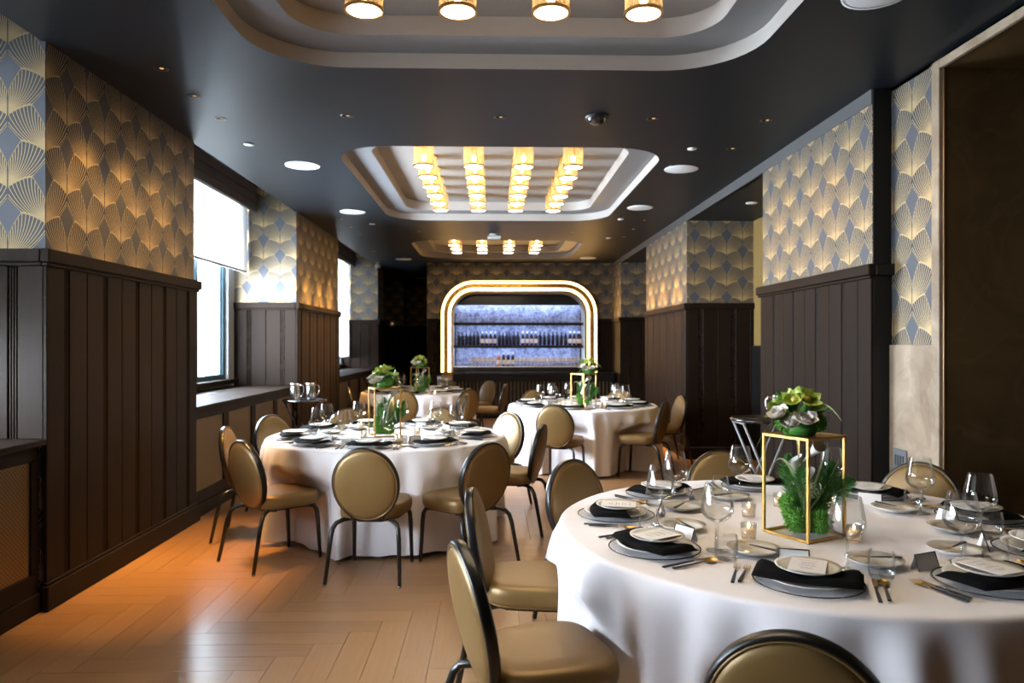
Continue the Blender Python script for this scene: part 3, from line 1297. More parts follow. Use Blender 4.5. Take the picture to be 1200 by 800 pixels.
# back of niche: mirror panels, shelves
nb = thing('bar_mirror', 'antique mirrored back panel of the bar niche', 'mirror', (0, YBAR + .60, 0))
MX0, MX1 = -.80, 1.96
pw_ = (MX1 - MX0) / 4
for k in range(4):
    MB().cbox(MX0 + pw_ * k + .002, MX0 + pw_ * (k + 1) - .002, 0, .02, 1.06, 2.43, .003).build('mirror_panel', 'antique_mirror', nb)
MB().cbox(MX0, MX1, -.10, .02, 2.44, 2.62, .003).build('valance', 'black_lacquer', nb)
SHY0, SHY1 = YBAR + .24, YBAR + .595
for k, (z, w) in enumerate(((2.435, 'top'), (1.985, 'upper'), (1.495, 'lower'))):
    s = thing('bar_shelf', 'thin black shelf across the bar niche, the %s one' % w, 'shelf', (0, 0, z), group='bar shelves')
    MB().cbox(-.835, 1.985, SHY0 if k else SHY0 + .2, SHY1, -.035, 0, .003).build('board', 'black_lacquer', s)
    yl = SHY0 if k else SHY0 + .2
    MB().cbox(-.835, 1.985, yl - .012, yl, -.062, .002, .003).build('lip', 'black_lacquer', s)
    MB().box(-.80, 1.93, yl + .02, yl + .05, -.042, -.036).build('light_strip', 'blue_led', s)

# back counter inside the niche
bc = thing('back_counter', 'pale lit back counter under the bar shelves', 'counter', (0, 0, 0))
MB().cbox(-.835, 1.985, YBAR + .02, YBAR + .597, 1.0, 1.04, .004).build('top', 'porcelain_white', bc)
MB().cbox(-.835, 1.985, YBAR - .0, YBAR + .018, .93, 1.03, .004).build('front_edge', 'black_lacquer', bc)
# bar front
bf = thing('bar_counter', 'black bar counter with vertical slatted front', 'bar', (0, 0, 0))
BY0 = 14.95
MB().cbox(-.80, XR - .06, BY0, YBAR - .12, .90, .94, .004).build('worktop', 'black_lacquer', bf)
MB().cbox(-.80, XR - .06, BY0 + .02, BY0 + .06, .76, .895, .004).build('fascia', 'black_wood', bf)
MB().cbox(-.78, XR - .06, BY0 + .09, YBAR - .12, 0, .895, .004).build('body', 'black_wood', bf)
slat_me = MB().cbox(-.018, .018, 0, .035, .06, .755, .008).mesh('slat', 'slat_wood')
k = 0
while -.75 + .076 * k < XR - .1:
    place(slat_me, 'slat', bf, (-.75 + .076 * k, BY0 + .055, 0))
    k += 1
MB().cbox(-.78, XR - .06, BY0 + .07, BY0 + .09, 0, .058, .004).build('kick_plate', 'black_wood', bf)

# bottles
def bottle(name, body, label):
    b = thing(name, 'x', 'bottle')
    MB().lathe([(0, 0), (.036, 0), (.038, .006), (.038, .185), (.034, .205), (.016, .235), (.0145, .25), (.0145, .295), (0, .295)], 14).build('body', body, b)
    if label:
        MB().lathe([(.0385, .045), (.0387, .047), (.0387, .135), (.0385, .137)], 14).build('label', 'bottle_label', b)
    MB().lathe([(.0150, .255), (.0153, .257), (.0153, .297), (0, .2985)], 10).build('foil', 'foil' if label else 'bottle_dark', b)
    return Proto(b)


B1, B2, B3 = bottle('wine_bottle', 'bottle_dark', False), bottle('labelled_bottle', 'bottle_dark', True), bottle('amber_bottle', 'bottle_amber', True)
for nm, p in (('plain dark', 1), ('labelled', 2)):
    pass
groups = [(535.5, 561, 1, 'at the left end of the bar shelf'), (563, 581, 2, 'left of centre on the bar shelf'), (583, 608, 1, 'just left of the centre of the bar shelf'), (610.5, 629, 2, 'near the centre of the bar shelf'), (631, 664, 1, 'right of centre on the bar shelf'), (666, 684, 2, 'at the right end of the bar shelf')]
for (p0, p1, kd, w) in groups:
    yb_ = YBAR + .34
    x0, x1 = [(p - 576.5) / 860 * yb_ for p in (p0, p1)]
    n = max(3, round((x1 - x0) / .082))
    for q in range(n):
        x = x0 + .04 + (x1 - x0 - .06) * q / (n - 1)
        x = min(max(x, -.78), 1.93)
        (B1 if kd == 1 else B2).put(('dark unlabelled bottle ' if kd == 1 else 'dark bottle with white label ') + w + ', %s from left' % ORD[q], (x, yb_, 1.495), random.random() * 6, ('dark bottles ' if kd == 1 else 'white-label bottles ') + w)
yb_ = YBAR + .22
B3.put('amber bottle with pale label on the lit back counter', ((584.3 - 576.5) / 860 * yb_, yb_, 1.04), 0)
for q, px in enumerate((590, 595.5, 601)):
    B2.put('white-labelled champagne bottle on the back counter, %s from left' % ORD[q], ((px - 576.5) / 860 * yb_, yb_, 1.04), 1)

# stemmed glasses on the back counter
GP = [(0, .0005), (.036, .0005), (.037, .003), (.012, .006), (.0042, .012), (.0038, .085), (.0055, .093), (.020, .098), (.038, .108), (.050, .123), (.0535, .137), (.051, .158), (.041, .212), (.0385, .222)]


def stem_glass(name, sc=1.0, n=24, mat='clear_glass'):
    g = MB().lathe([(r * sc, z * sc) for r, z in GP], n).mesh(name, mat, fix=True)
    return g


bg = tag(place(stem_glass('bar_glass', .85, 14, 'bar_glassware'), 'bar_glass'), 'x', 'wine glass')
BG = Proto(bg)
gcount = {}
for row, yy in enumerate((YBAR + .16, YBAR + .28)):
    for q in range(32):
        px = 553 + 4.3 * q
        if 581 < px < 604 and row == 0:
            continue
        x = (px - 576.5) / 860 * yy
        if x > 1.92:
            continue
        side = 'left of the champagne bottles' if px < 592 else 'right of the champagne bottles'
        key = (row, side)
        gcount[key] = gcount.get(key, -1) + 1
        BG.put('stemmed glass, %s row on the back counter, %s %s' % ('front' if row == 0 else 'rear', ORD[gcount[key]], side), (x, yy, 1.04), 0, 'bar glasses, %s row, %s' % ('front' if row == 0 else 'rear', side))

# ================================================================== CHAIR
def seat_loop(s, z, n=64):
    out = []
    for k in range(n):
        a = 2 * PI * k / n
        c, si = math.cos(a), math.sin(a)
        e = .55
        x = abs(c) ** e * (1 if c > 0 else -1)
        y = abs(si) ** e * (1 if si > 0 else -1)
        wd = .205 + .030 * (y * .5 + .5)
        out.append((x * wd * s, (y * .225 + .02) * s, z))
    return out


def make_chair():
    t = thing('banquet_chair', 'x', 'chair')
    # seat
    b = MB()
    n = 64
    lay = [(.93, .402), (.975, .405), (1.0, .425), (1.0, .450), (.985, .470), (.94, .484), (.82, .491), (.55, .495), (.25, .496)]
    v = []
    for s, z in lay:
        v += seat_loop(s, z, n)
    f = []
    for i in range(len(lay) - 1):
        f += [(i * n + k, i * n + (k + 1) % n, (i + 1) * n + (k + 1) % n, (i + 1) * n + k) for k in range(n)]
    f.append(tuple(range(n))[::-1])
    f.append(tuple((len(lay) - 1) * n + k for k in range(n)))
    b.add(v, f, True)
    b.build('seat', 'gold_vinyl', t)
    b = MB()
    b.tube([(p[0], p[1], .404) for p in seat_loop(.955, 0, 48)], .006, 6, True)
    b.build('seat_piping', 'gold_vinyl', t)
    # seat frame
    b = MB()
    v = seat_loop(.88, .385, n) + seat_loop(.88, .403, n)
    b.add(v, [(k, (k + 1) % n, n + (k + 1) % n, n + k) for k in range(n)] + [tuple(range(n))[::-1]], False)
    b.tube([(-.15, .10, .382), (-.07, .12, .370), (.07, .12, .370), (.15, .10, .382)], .010, 6)
    b.tube([(-.15, -.10, .382), (-.07, -.12, .370), (.07, -.12, .370), (.15, -.10, .382)], .010, 6)
    b.build('seat_frame', 'chair_metal', t)
    # back: oval reclined
    lean = R(11)
    Mx = Matrix.Translation((0, -.232, .626)) @ Matrix.Rotation(lean, 4, 'X') @ Matrix.Rotation(R(90), 4, 'X')
    # in back space: x right, y up, z towards the rear (-Y world)
    ax, ay = .212, .240

    def oval(s, z, n=48, dx=0):
        return [((ax * s + dx) * math.cos(2 * PI * k / n), (ay * s + dx) * math.sin(2 * PI * k / n), z) for k in range(n)]

    def dome(sgn, name):
        b = MB()
        lays = [(.955, .0), (.955, .012), (.93, .021), (.85, .028), (.6, .034), (.3, .037)]
        n = 48
        v = []
        for s, z in lays:
            v += oval(s, sgn * z, n)
        v.append((0, 0, sgn * .038))
        f = []
        for i in range(len(lays) - 1):
            f += [(i * n + k, i * n + (k + 1) % n, (i + 1) * n + (k + 1) % n, (i + 1) * n + k) for k in range(n)]
        o = (len(lays) - 1) * n
        f += [(o + k, o + (k + 1) % n, len(v) - 1) for k in range(n)]
        b.add(v, f, True)
        pb = MB().tube(oval(.965, sgn * .017), .0045, 5, True)
        p = b.xform(Mx).build(name, 'gold_vinyl', t)
        pb.xform(Mx).build('piping', 'gold_vinyl', p)
    dome(-1, 'backrest')
    dome(1, 'back_panel')
    sec = [(-.5, -1), (.5, -1), (.75, -.7), (.75, .7), (.5, 1), (-.5, 1), (-.6, .7), (-.6, -.7)]
    b = MB()
    rim = oval(.985, 0, 56)
    v, f = [], []
    m = len(sec)
    for (x, y, z) in rim:
        r = math.hypot(x / ax, y / ay)
        nx, ny = x / ax ** 2, y / ay ** 2
        L = math.hypot(nx, ny)
        nx, ny = nx / L, ny / L
        for (a, d) in sec:
            v.append((x + nx * a * .013, y + ny * a * .013, d * .019))
    L = len(rim)
    for i in range(L):
        j = (i + 1) % L
        for k in range(m):
            q = (k + 1) % m
            f.append((i * m + k, j * m + k, j * m + q, i * m + q))
    b.add(v, f, True)
    b.xform(Mx).build('back_frame', 'chair_metal', t)
    b = MB()
    for s in (-1, 1):
        b.tube([(s * .10, -.15, .388), (s * .105, -.185, .395), (s * .11, -.200, .44), (s * .115, -.207, .47)], .010, 6)
    b.build('back_bracket', 'chair_metal', t)
    for s in (-1, 1):
        paths = [[(s * .10, -.11, .386), (s * .16, -.18, .388), (s * .195, -.222, .375), (s * .212, -.245, .345), (s * .220, -.262, .29), (s * .238, -.318, .012)],
                 [(s * .17, .12, .390), (s * .188, .165, .385), (s * .195, .188, .35), (s * .198, .195, .29), (s * .204, .212, .012)]]
        for p in paths:
            # smooth the bend
            leg = MB().tube(p, [.0155] * (len(p) - 1) + [.0125], 8).build('leg', 'chair_metal', t)
            e = p[-1]
            MB().lathe([(.0, 0), (.0125, 0), (.0125, .010), (.009, .016), (0, .016)], 10, c=(e[0], e[1], 0)).build('glide', 'chrome', leg)
    return t


CH = Proto(make_chair())
TABLES = {
    'near': dict(c=(1.33, 3.04), r=1.05, name='nearest table'),
    'left': dict(c=(-.87, 6.15), r=.98, name='left middle table'),
    'right': dict(c=(1.14, 9.2), r=.93, name='right rear table'),
    'far': dict(c=(-1.20, 11.75), r=.88, name='far left table'),
}


CHAIRS = []


def chair_at(px, py, tab, label, ref=.30, face=None):
    """px,py: where the top of the back / rear feet stand; faces its table"""
    c = TABLES[tab]['c']
    d = Vector((c[0] - px, c[1] - py)) if face is None else Vector(face)
    d.normalize()
    loc = (px + d.x * ref, py + d.y * ref, 0)
    CHAIRS.append((loc[0], loc[1], d.x, d.y))
    return CH.put('gold vinyl oval-back chair ' + label, loc, math.atan2(d.y, d.x) - PI / 2, 'banquet chairs')


# nearest table
chair_at(.676, 1.62, 'near', 'cut off at the bottom edge, nearest the camera')
chair_at(-.13, 2.42, 'near', 'left of the nearest table, nearer of two', face=(1.40, .42))
chair_at(-.12, 3.33, 'near', 'left of the nearest table, behind the nearer one', face=(1.4, -.12))
chair_at(.43, 4.17, 'near', 'at the back left corner of the nearest table')
chair_at(1.41, 4.52, 'near', 'behind the nearest table, left of the flower stand')
chair_at(2.40, 4.02, 'near', 'behind the nearest table, before the pale marble')
# left middle table
chair_at(-.81, 4.63, 'left', 'with its back to camera before the left table', face=(.10, 1))
chair_at(0.0, 4.88, 'left', 'turned left at the front right of the left table', face=(-.68, .74))
chair_at(.44, 5.98, 'left', 'seen edge-on right of the left table', face=(-1, .28))
chair_at(.20, 7.10, 'left', 'with pale lit front at the right of the left table')
chair_at(-.51, 7.60, 'left', 'behind the left table, right of its flowers')
chair_at(-1.48, 7.55, 'left', 'behind the left table, left of its flowers')
chair_at(-2.08, 6.90, 'left', 'left of the left table, before the brass grilles')
chair_at(-2.14, 5.88, 'left', 'between two others at the left of the left table', face=(1, .08))
chair_at(-1.72, 5.02, 'left', 'with sunlit seat at the front left of the left table', face=(.66, .70))
# right rear table
chair_at(.66, 7.90, 'right', 'with its back to camera before the right rear table', face=(.42, 1))
chair_at(1.98, 8.22, 'right', 'dark-backed at the front right of the right rear table', face=(-.9, .5))
chair_at(2.46, 9.35, 'right', 'pale-fronted against the second right pier', face=(-1, -.12))
chair_at(.59, 10.60, 'right', 'behind the right rear table, left of its flowers')
chair_at(1.86, 10.60, 'right', 'behind the right rear table, right of its flowers')
# far left table
chair_at(-1.24, 10.35, 'far', 'with its back to camera before the far left table', face=(-.25, 1))
chair_at(-.31, 10.75, 'far', 'with its back to camera, front right of far table', face=(-.75, .75))
chair_at(-.30, 9.60, 'far', 'turned edge-on between the left and far tables', face=(-1, .12))
chair_at(-2.22, 11.25, 'far', 'left of the far left table by the second pier', face=(1, .25))
chair_at(-.02, 13.2, 'far', 'pale-fronted, right of the far left table', face=(-.75, -.66))
chair_at(.25, 12.0, 'far', 'dark and edge-on before the bar front', face=(-.95, .22))

# ================================================================== TABLES AND CLOTHS
TZ = .76


def make_table(key, seed):
    T = TABLES[key]
    cx, cy = T['c']
    r = T['r']
    t = thing('round_table', 'round folding table hidden under the cloth of the ' + T['name'], 'table', (cx, cy, 0), group='round tables')
    MB().lathe([(0, .715), (r - .03, .715), (r - .015, .722), (r - .015, .745), (r - .025, .752), (0, .752)], 48).build('tabletop', 'dark_wood_flat', t)
    for a in range(4):
        an = PI / 4 + a * PI / 2
        MB().tube([(math.cos(an) * r * .5, math.sin(an) * r * .5, .715), (math.cos(an) * r * .6, math.sin(an) * r * .6, 0)], .016, 8).build('leg', 'chair_metal', t)
    rnd = random.Random(seed)
    comps = [(rnd.randint(6, 8), rnd.random() * 6, .4), (rnd.randint(13, 16), rnd.random() * 6, .6), (rnd.randint(21, 25), rnd.random() * 6, .8), (rnd.randint(33, 38), rnd.random() * 6, .45)]
    b = MB()
    n = 240
    rows = []
    top = [(0.0, 0), (r * .35, 0), (r * .7, 0), (r - .03, 0), (r - .012, -.001), (r - .003, -.006), (r + .001, -.016)]
    v, f = [], []
    v.append((0, 0, TZ))
    for (rr, dz) in top[1:]:
        for k in range(n):
            a = 2 * PI * k / n
            v.append((rr * math.cos(a), rr * math.sin(a), TZ + dz))
    K = 20
    for i in range(1, K + 1):
        s = i / K
        for k in range(n):
            a = 2 * PI * k / n
            w = sum(am * math.sin(nn * a + ph + .25 * s * math.sin(3 * a + ph)) for nn, ph, am in comps)
            w = w / 1.3
            fold = .062 * w * s ** .55 * (1 - .2 * s)
            rr = r + .002 + .045 * s ** .7 + fold
            drop = (TZ - .016) * s
            hem = .028 + .018 * math.sin(5 * a + comps[0][1]) * s + .014 * w * s
            z = TZ - .016 - drop * (1 - hem)
            x, y = rr * math.cos(a), rr * math.sin(a)
            # cloth gives way where a chair is pushed in
            zf = min(1, max(0, (.60 - z) / .10))
            if zf > 0:
                for (hx, hy, fx, fy) in CHAIRS:
                    lx = (cx + x - hx) * fy - (cy + y - hy) * fx
                    ly = (cx + x - hx) * fx + (cy + y - hy) * fy
                    wd = min(1, max(0, (.36 - abs(lx)) / .11))
                    if wd > 0 and -.45 < ly < .275:
                        e = (.275 - ly) * wd * zf
                        e = e * (1 if wd >= 1 else wd)
                        x, y = x + fx * e, y + fy * e
            v.append((x, y, z))
    f += [(0, 1 + k, 1 + (k + 1) % n) for k in range(n)]
    nr = len(top) - 1 + K
    for i in range(nr - 1):
        o = 1 + i * n
        f += [(o + k, o + n + k, o + n + (k + 1) % n, o + (k + 1) % n) for k in range(n)]
    b.add(v, f, True)
    cl = b.build('tablecloth', 'linen_white', None, (cx, cy, 0))
    tag(cl, 'white floor-length cloth draped over the ' + T['name'], 'tablecloth', 'white tablecloths')


for k, key in enumerate(TABLES):
    make_table(key, 11 + k)

# ================================================================== PLACE SETTING
def disc_profile(r, h, lip, foot):
    return [(0, .002), (foot, .002), (foot + .01, .0), (r - .012, h - .004), (r, h), (r - .001, h + .003), (r - .014, h), (r * lip, .006), (0, .005)]


pr = {}
o = thing('charger_plate', 'x', 'plate')
MB().lathe([(0, .002), (.10, .001), (.155, .006), (.168, .009), (.168, .011), (.153, .009), (.10, .004), (0, .004)], 48).build('glass_disc', 'charger_glass', o)
MB().lathe([(.1645, .0085), (.1690, .0085), (.1695, .0110), (.1665, .0118), (.1645, .0110)], 48).build('rim', 'dark_rim', o)
pr['charger'] = Proto(o)
o = tag(MB().lathe([(0, .0), (.085, .0), (.115, .006), (.138, .015), (.139, .018), (.118, .011), (.088, .006), (0, .006)], 48).build('dinner_plate', 'porcelain'), 'x', 'plate')
pr['plate'] = Proto(o)
o = tag(MB().lathe([(0, .0), (.062, .0), (.082, .006), (.099, .014), (.100, .017), (.084, .011), (.062, .006), (0, .006)], 40).build('salad_plate', 'porcelain'), 'x', 'plate')
pr['salad'] = Proto(o)
o = tag(MB().lathe([(0, .0), (.045, .0), (.070, .008), (.094, .022), (.095, .025), (.072, .013), (.045, .006), (0, .005)], 40).build('bread_plate', 'porcelain'), 'x', 'plate')
pr['bread'] = Proto(o)


def napkin_mesh():
    b = MB()
    nx, ny = 22, 10
    v, f = [], []
    for side in (0, 1):
        for i in range(nx + 1):
            for j in range(ny + 1):
                sx, sy = i / nx * 2 - 1, j / ny * 2 - 1
                x = .162 * sx
                y = .080 * sy - .036 + .032 * sx * sx
                rr = math.hypot(x, y)
                z = .026 - .055 * max(0, rr - .118)
                edge = (1 - abs(sx) ** 8) * (1 - abs(sy) ** 8)
                puff = .014 * abs(sx) ** 3 + .004 * math.sin(sx * 7 + sy * 2)
                z2 = z + (.009 + puff) * edge ** .5 if side else z - .001
                v.append((x, y, z2))
    m = (nx + 1) * (ny + 1)
    for i in range(nx):
        for j in range(ny):
            a = i * (ny + 1) + j
            q = (a, a + ny + 1, a + ny + 2, a + 1)
            f.append(q)
            f.append(tuple(k + m for k in q[::-1]))
    b.add(v, f, True)
    return b


o = tag(napkin_mesh().build('napkin', 'napkin_black'), 'x', 'napkin')
pr['napkin'] = Proto(o)
o = thing('menu_card', 'x', 'menu card')
MB().cbox(-.055, .055, -.075, .075, 0, .0016, .0004).build('sheet', 'card_white', o)
b = MB()
for k, (yy, w) in enumerate(((.050, .030), (.028, .022), (.018, .026), (.000, .020), (-.010, .028), (-.030, .022), (-.040, .016))):
    b.box(-w, w, yy - .0008, yy + .0008, .0017, .0019)
b.build('printed_lines', 'ink', o)
pr['menu'] = Proto(o)
o = thing('place_card', 'x', 'place card')
q = MB()
q.add([(-.05, -.018, 0), (.05, -.018, 0), (.05, 0, .052), (-.05, 0, .052), (.05, .018, 0), (-.05, .018, 0), (-.05, -.0165, 0), (.05, -.0165, 0), (.05, 0, .0495), (-.05, 0, .0495), (.05, .0165, 0), (-.05, .0165, 0)],
      [(0, 1, 2, 3), (3, 2, 4, 5), (7, 6, 9, 8), (8, 9, 11, 10), (0, 3, 9, 6), (3, 5, 11, 9), (1, 7, 8, 2), (2, 8, 10, 4)])
q.build('card', 'card_white', o)
q = MB()
for (x0, y0, z0, x1, y1, z1) in ((-.05, -.0185, 0, -.05, -.0005, .0525), (.05, -.0185, 0, .05, -.0005, .0525), (-.051, -.0003, .052, .051, -.0003, .052)):
    q.tube([(x0, y0, z0), (x1, y1, z1)], .0022, 4)
q.build('border', 'dark_rim', o)
pr['card'] = Proto(o)


def utensil(name, kind, L=.205):
    o = thing(name, 'x', kind)
    hb = MB()
    sec = [(-1, -.45), (1, -.45), (1, .45), (-1, .45)]
    hb.tube([(0, -L / 2, .005), (0, -L / 4, .0055), (0, .01, .006), (0, .028, .006)], [.0055, .005, .0036, .0030], sec=sec, smooth=False)
    hb.build('handle', 'cutlery_black', o)
    b = MB()
    if kind == 'fork':
        b.tube([(0, .026, .006), (0, .045, .007)], [.0030, .0036], sec=sec, smooth=False)
        b.tube([(0, .045, .007), (0, .056, .006), (0, .062, .005)], [.004, .011, .0115], sec=[(-1, -.1), (1, -.1), (1, .1), (-1, .1)], smooth=False)
        for x in (-.0095, -.0032, .0032, .0095):
            b.tube([(x, .060, .005), (x, .08, .004), (x * .95, L / 2, .009)], [.0016, .0015, .0008], 4)
        nm = 'tines'
    elif kind == 'spoon':
        b.tube([(0, .026, .006), (0, .048, .007)], [.0030, .0026], sec=sec, smooth=False)
        v, f = [], []
        for i in range(9):
            for j in range(9):
                u, w = i / 8 * 2 - 1, j / 8 * 2 - 1
                a = math.sqrt(max(0, 1 - u * u))
                v.append((w * a * .020, .075 + u * .030, .008 - .008 * (1 - u * u) * (1 - w * w)))
        for i in range(8):
            for j in range(8):
                k = i * 9 + j
                f.append((k, k + 1, k + 10, k + 9))
        b.add(v, f, True)
        nm = 'bowl'
    else:
        b.tube([(0, .026, .006), (.002, .05, .007), (.003, L / 2 - .02, .007), (0, L / 2, .007)], [.004, .0075, .008, .0015], sec=[(-1, -.1), (1, -.1), (1, .1), (-1, .1)], smooth=False)
        nm = 'blade'
    b.build(nm, 'gold_metal', o)
    return Proto(o)


pr['fork'] = utensil('dinner_fork', 'fork')
pr['sfork'] = utensil('salad_fork', 'fork', .18)
pr['knife'] = utensil('dinner_knife', 'knife', .225)
pr['spoon'] = utensil('table_spoon', 'spoon', .19)
pr['butter'] = utensil('butter_knife', 'knife', .17)
pr['wine'] = Proto(tag(place(stem_glass('wine_glass', 1.12, 32), 'wine_glass'), 'x', 'wine glass'))
pr['tumbler'] = Proto(tag(MB().lathe([(0, .004), (.026, .003), (.034, .001), (.039, .008), (.0415, .03), (.041, .06), (.038, .086)], 28).build('water_tumbler', 'clear_glass'), 'x', 'tumbler'))

NINE = ['nearest', 'near right', 'right-hand', 'back right', 'far right', 'farthest', 'far left', 'left-hand', 'near left']


def setting(key, ang, place_name, sr=.805, detail=True):
    T = TABLES[key]
    cx, cy = T['c']
    a = R(ang)
    ox, oy = cx + sr * T['r'] / 1.05 * math.cos(a), cy + sr * T['r'] / 1.05 * math.sin(a)
    rot = a + PI / 2          # local +Y points to the table centre
    z = TZ + .001

    def put(k, lx, ly, lz, lrot, text):
        c, s = math.cos(rot), math.sin(rot)
        return pr[k].put('%s at the %s place of the %s' % (text, place_name, T['name']), (ox + c * lx - s * ly, oy + s * lx + c * ly, z + lz), rot + lrot, {'charger': 'charger plates', 'plate': 'dinner plates', 'salad': 'salad plates', 'bread': 'bread plates', 'napkin': 'black napkins', 'menu': 'menu cards', 'card': 'place cards', 'fork': 'dinner forks', 'sfork': 'salad forks', 'knife': 'dinner knives', 'spoon': 'table spoons', 'butter': 'butter knives', 'wine': 'wine glasses', 'tumbler': 'water tumblers'}[k])
    j = random.Random(int(ang * 7) + len(key))
    jr = lambda s: (j.random() - .5) * s
    put('charger', 0, 0, 0, 0, 'clear charger plate with dark rim')
    put('plate', 0, 0, .0105, 0, 'cream dinner plate')
    put('napkin', 0, 0, .0055, jr(.25), 'folded black napkin')
    put('salad', 0, .012, .0385, 0, 'cream salad plate')
    put('menu', jr(.01), .012, .0525, jr(.35), 'white menu card')
    put('card', -.055 + jr(.02), .195, 0, jr(.3), 'white place card with dark border')
    put('bread', -.185, .285, 0, 0, 'small cream bread plate')
    put('butter', -.175, .285, .0215, 1.25 + jr(.3), 'butter knife')
    put('sfork', -.195, .01, 0, jr(.12), 'gold salad fork')
    put('fork', -.222, .005, 0, jr(.12), 'gold dinner fork')
    put('knife', .195, -.005, 0, jr(.10), 'gold dinner knife')
    put('spoon', .222, .0, 0, jr(.12), 'gold spoon with black handle')
    put('wine', .120 + jr(.02), .195, 0, 0, 'wine glass')
    put('tumbler', .215 + jr(.02), .150, 0, 0, 'water tumbler')


for k, a in enumerate((-114, -72, -31, 8, 46, 86, 127, 166, 205)):
    setting('near', a, NINE[k])
for k, a in enumerate((-92, -54, -10, 38, 72, 112, 150, 190, 230)):
    setting('left', a, NINE[k])
for k, a in enumerate((-108, -60, -20, 18, 55, 90, 122, 165, 208)):
    setting('right', a, NINE[k])
for k, a in enumerate((-95, -50, -10, 30, 70, 110, 150, 190, 230)):
    setting('far', a, NINE[k])

# ================================================================== VOTIVES
o = thing('votive_candle', 'x', 'candle')
MB().lathe([(0, .004), (.022, .003), (.026, .001), (.028, .01), (.031, .062), (.0295, .062), (.0265, .012), (0, .009)], 20).build('glass_cup', 'clear_glass', o)
MB().lathe([(0, .011), (.0245, .012), (.026, .040), (.0245, .0425), (.010, .041), (0, .041)], 18).build('wax_body', 'wax_glow', o)
MB().lathe([(0, .043), (.0035, .047), (.0048, .052), (.003, .060), (0, .067)], 8).build('flame', 'flame', o)
VO = Proto(o)


def atpix(x, y, z):
    s = (y - 403) / (CAMH - z)
    Y = FPX / s
    X = (x - 576.5) / s
    return X, Y


for (x, y, w) in ((880, 608, 'upper of the left pair by the near flower stand'), (880, 634, 'lower of the left pair by the near flower stand'), (917, 596, 'behind the near flower stand, at its left'), (981, 602, 'behind the near flower stand, at its right'), (1006, 638, 'right of the near flower stand'),
                  (427, 514, 'left of the flowers on the left middle table'), (424, 503, 'behind the flowers on the left middle table'), (468, 519, 'before the flowers on the left middle table'), (489, 510, 'right of the flowers on the left middle table'),
                  (660, 477, 'left of the flowers on the right rear table'), (686, 480, 'before the flowers on the right rear table'), (709, 478, 'right of the flowers on the right rear table'), (478, 463, 'left of the flowers on the far left table'), (510, 463, 'right of the flowers on the far left table')):
    X, Y = atpix(x, y, TZ)
    VO.put('lit votive candle ' + w, (X, Y, TZ + .001), 0, 'votive candles')

# ================================================================== FLOWERS
def petal(L, W, curl, thick=0, n=6, m=4, cup=.3):
    b = MB()
    v, f = [], []
    for i in range(n + 1):
        t = i / n
        w = W * math.sin(PI * min(1, (t * .92 + .08))) ** .7
        for j in range(m + 1):
            s = j / m * 2 - 1
            x = s * w
            z = curl * t * t * L + cup * abs(s) ** 2 * w
            v.append((x, t * L, z))
    for i in range(n):
        for j in range(m):
            a = i * (m + 1) + j
            f.append((a, a + 1, a + m + 2, a + m + 1))
    return b.add(v, f, True)


def bloom(n, L, W, tilt, curl, layers=1, cup=.3):
    b = MB()
    for l in range(layers):
        for k in range(n):
            m = Matrix.Rotation(2 * PI * (k + .5 * l) / n, 4, 'Z') @ Matrix.Rotation(tilt + l * .35, 4, 'X')
            b.join(petal(L * (1 - .22 * l), W, curl, cup=cup), m)
    return b


orchid = bloom(5, .045, .016, R(22), .25)
orchid.join(MB().ball((0, .006, .010), .010, 8, 5))
for i in range(len(orchid.f) - 40, len(orchid.f)):
    orchid.m[i] = 1
orchid_me = orchid.mesh('orchid', ['orchid_green', 'orchid_throat'], fix=False)
rose_me = bloom(6, .042, .019, R(20), .35, 3, .35).mesh('rose', 'petal_white', fix=False)
leaf_me = petal(.085, .022, -.35, n=8).mesh('leaf', 'leaf_dark', fix=False)
leaf2_me = petal(.075, .018, .25, n=8).mesh('leaf', 'leaf_green', fix=False)


def spiky(r, n, seed, ln=.25, w=.004):
    rnd = random.Random(seed)
    b = MB().ball((0, 0, 0), r * .82, 12, 8)
    for k in range(n):
        z = 1 - 2 * (k + .5) / n
        a = k * 2.39996
        rr = math.sqrt(1 - z * z)
        d = Vector((rr * math.cos(a), rr * math.sin(a), z))
        s = d.orthogonal().normalized()
        s = Matrix.Rotation(rnd.random() * 6.28, 3, d) @ s
        p = d * r * .72
        t = d * r * (1 + ln * (rnd.random() - .3)) + s * rnd.uniform(-.3, .3) * r * .3
        q = d.cross(s) * w
        b.add([p - s * w, p + s * w, t + q * .3, p + q * 1.2], [(0, 1, 2), (1, 3, 2), (3, 0, 2)])
    return b


ball_me = spiky(.042, 420, 3).mesh('dianthus_ball', 'moss_green', fix=False)


def fern_plume(L, n, seed, w=.055):
    rnd = random.Random(seed)
    b = MB()
    b.tube([(0, 0, 0), (0, .004, L * .5), (0, .02, L)], [.0025, .002, .0008], 5)
    for k in range(n):
        t = .12 + .88 * k / n
        ww = w * math.sin(PI * min(.97, t * .85 + .12)) * rnd.uniform(.7, 1.1)
        a = k * 2.4 + rnd.uniform(-.3, .3)
        d = Vector((math.cos(a), math.sin(a), .75)).normalized()
        p = Vector((0, .02 * t * t, L * t))
        e = p + d * ww
        sd = d.cross(Vector((0, 0, 1))).normalized() * .0016
        mid = p + d * ww * .55
        b.add([p, mid + sd, e, mid - sd], [(0, 1, 2), (0, 2, 3)])
        u = Vector((0, 0, 1)) * .0016
        b.add([p, mid + u, e, mid - u], [(0, 1, 2), (0, 2, 3)])
    return b


fern_me = fern_plume(.20, 330, 5, .075).mesh('fern', 'leaf_green', fix=False)


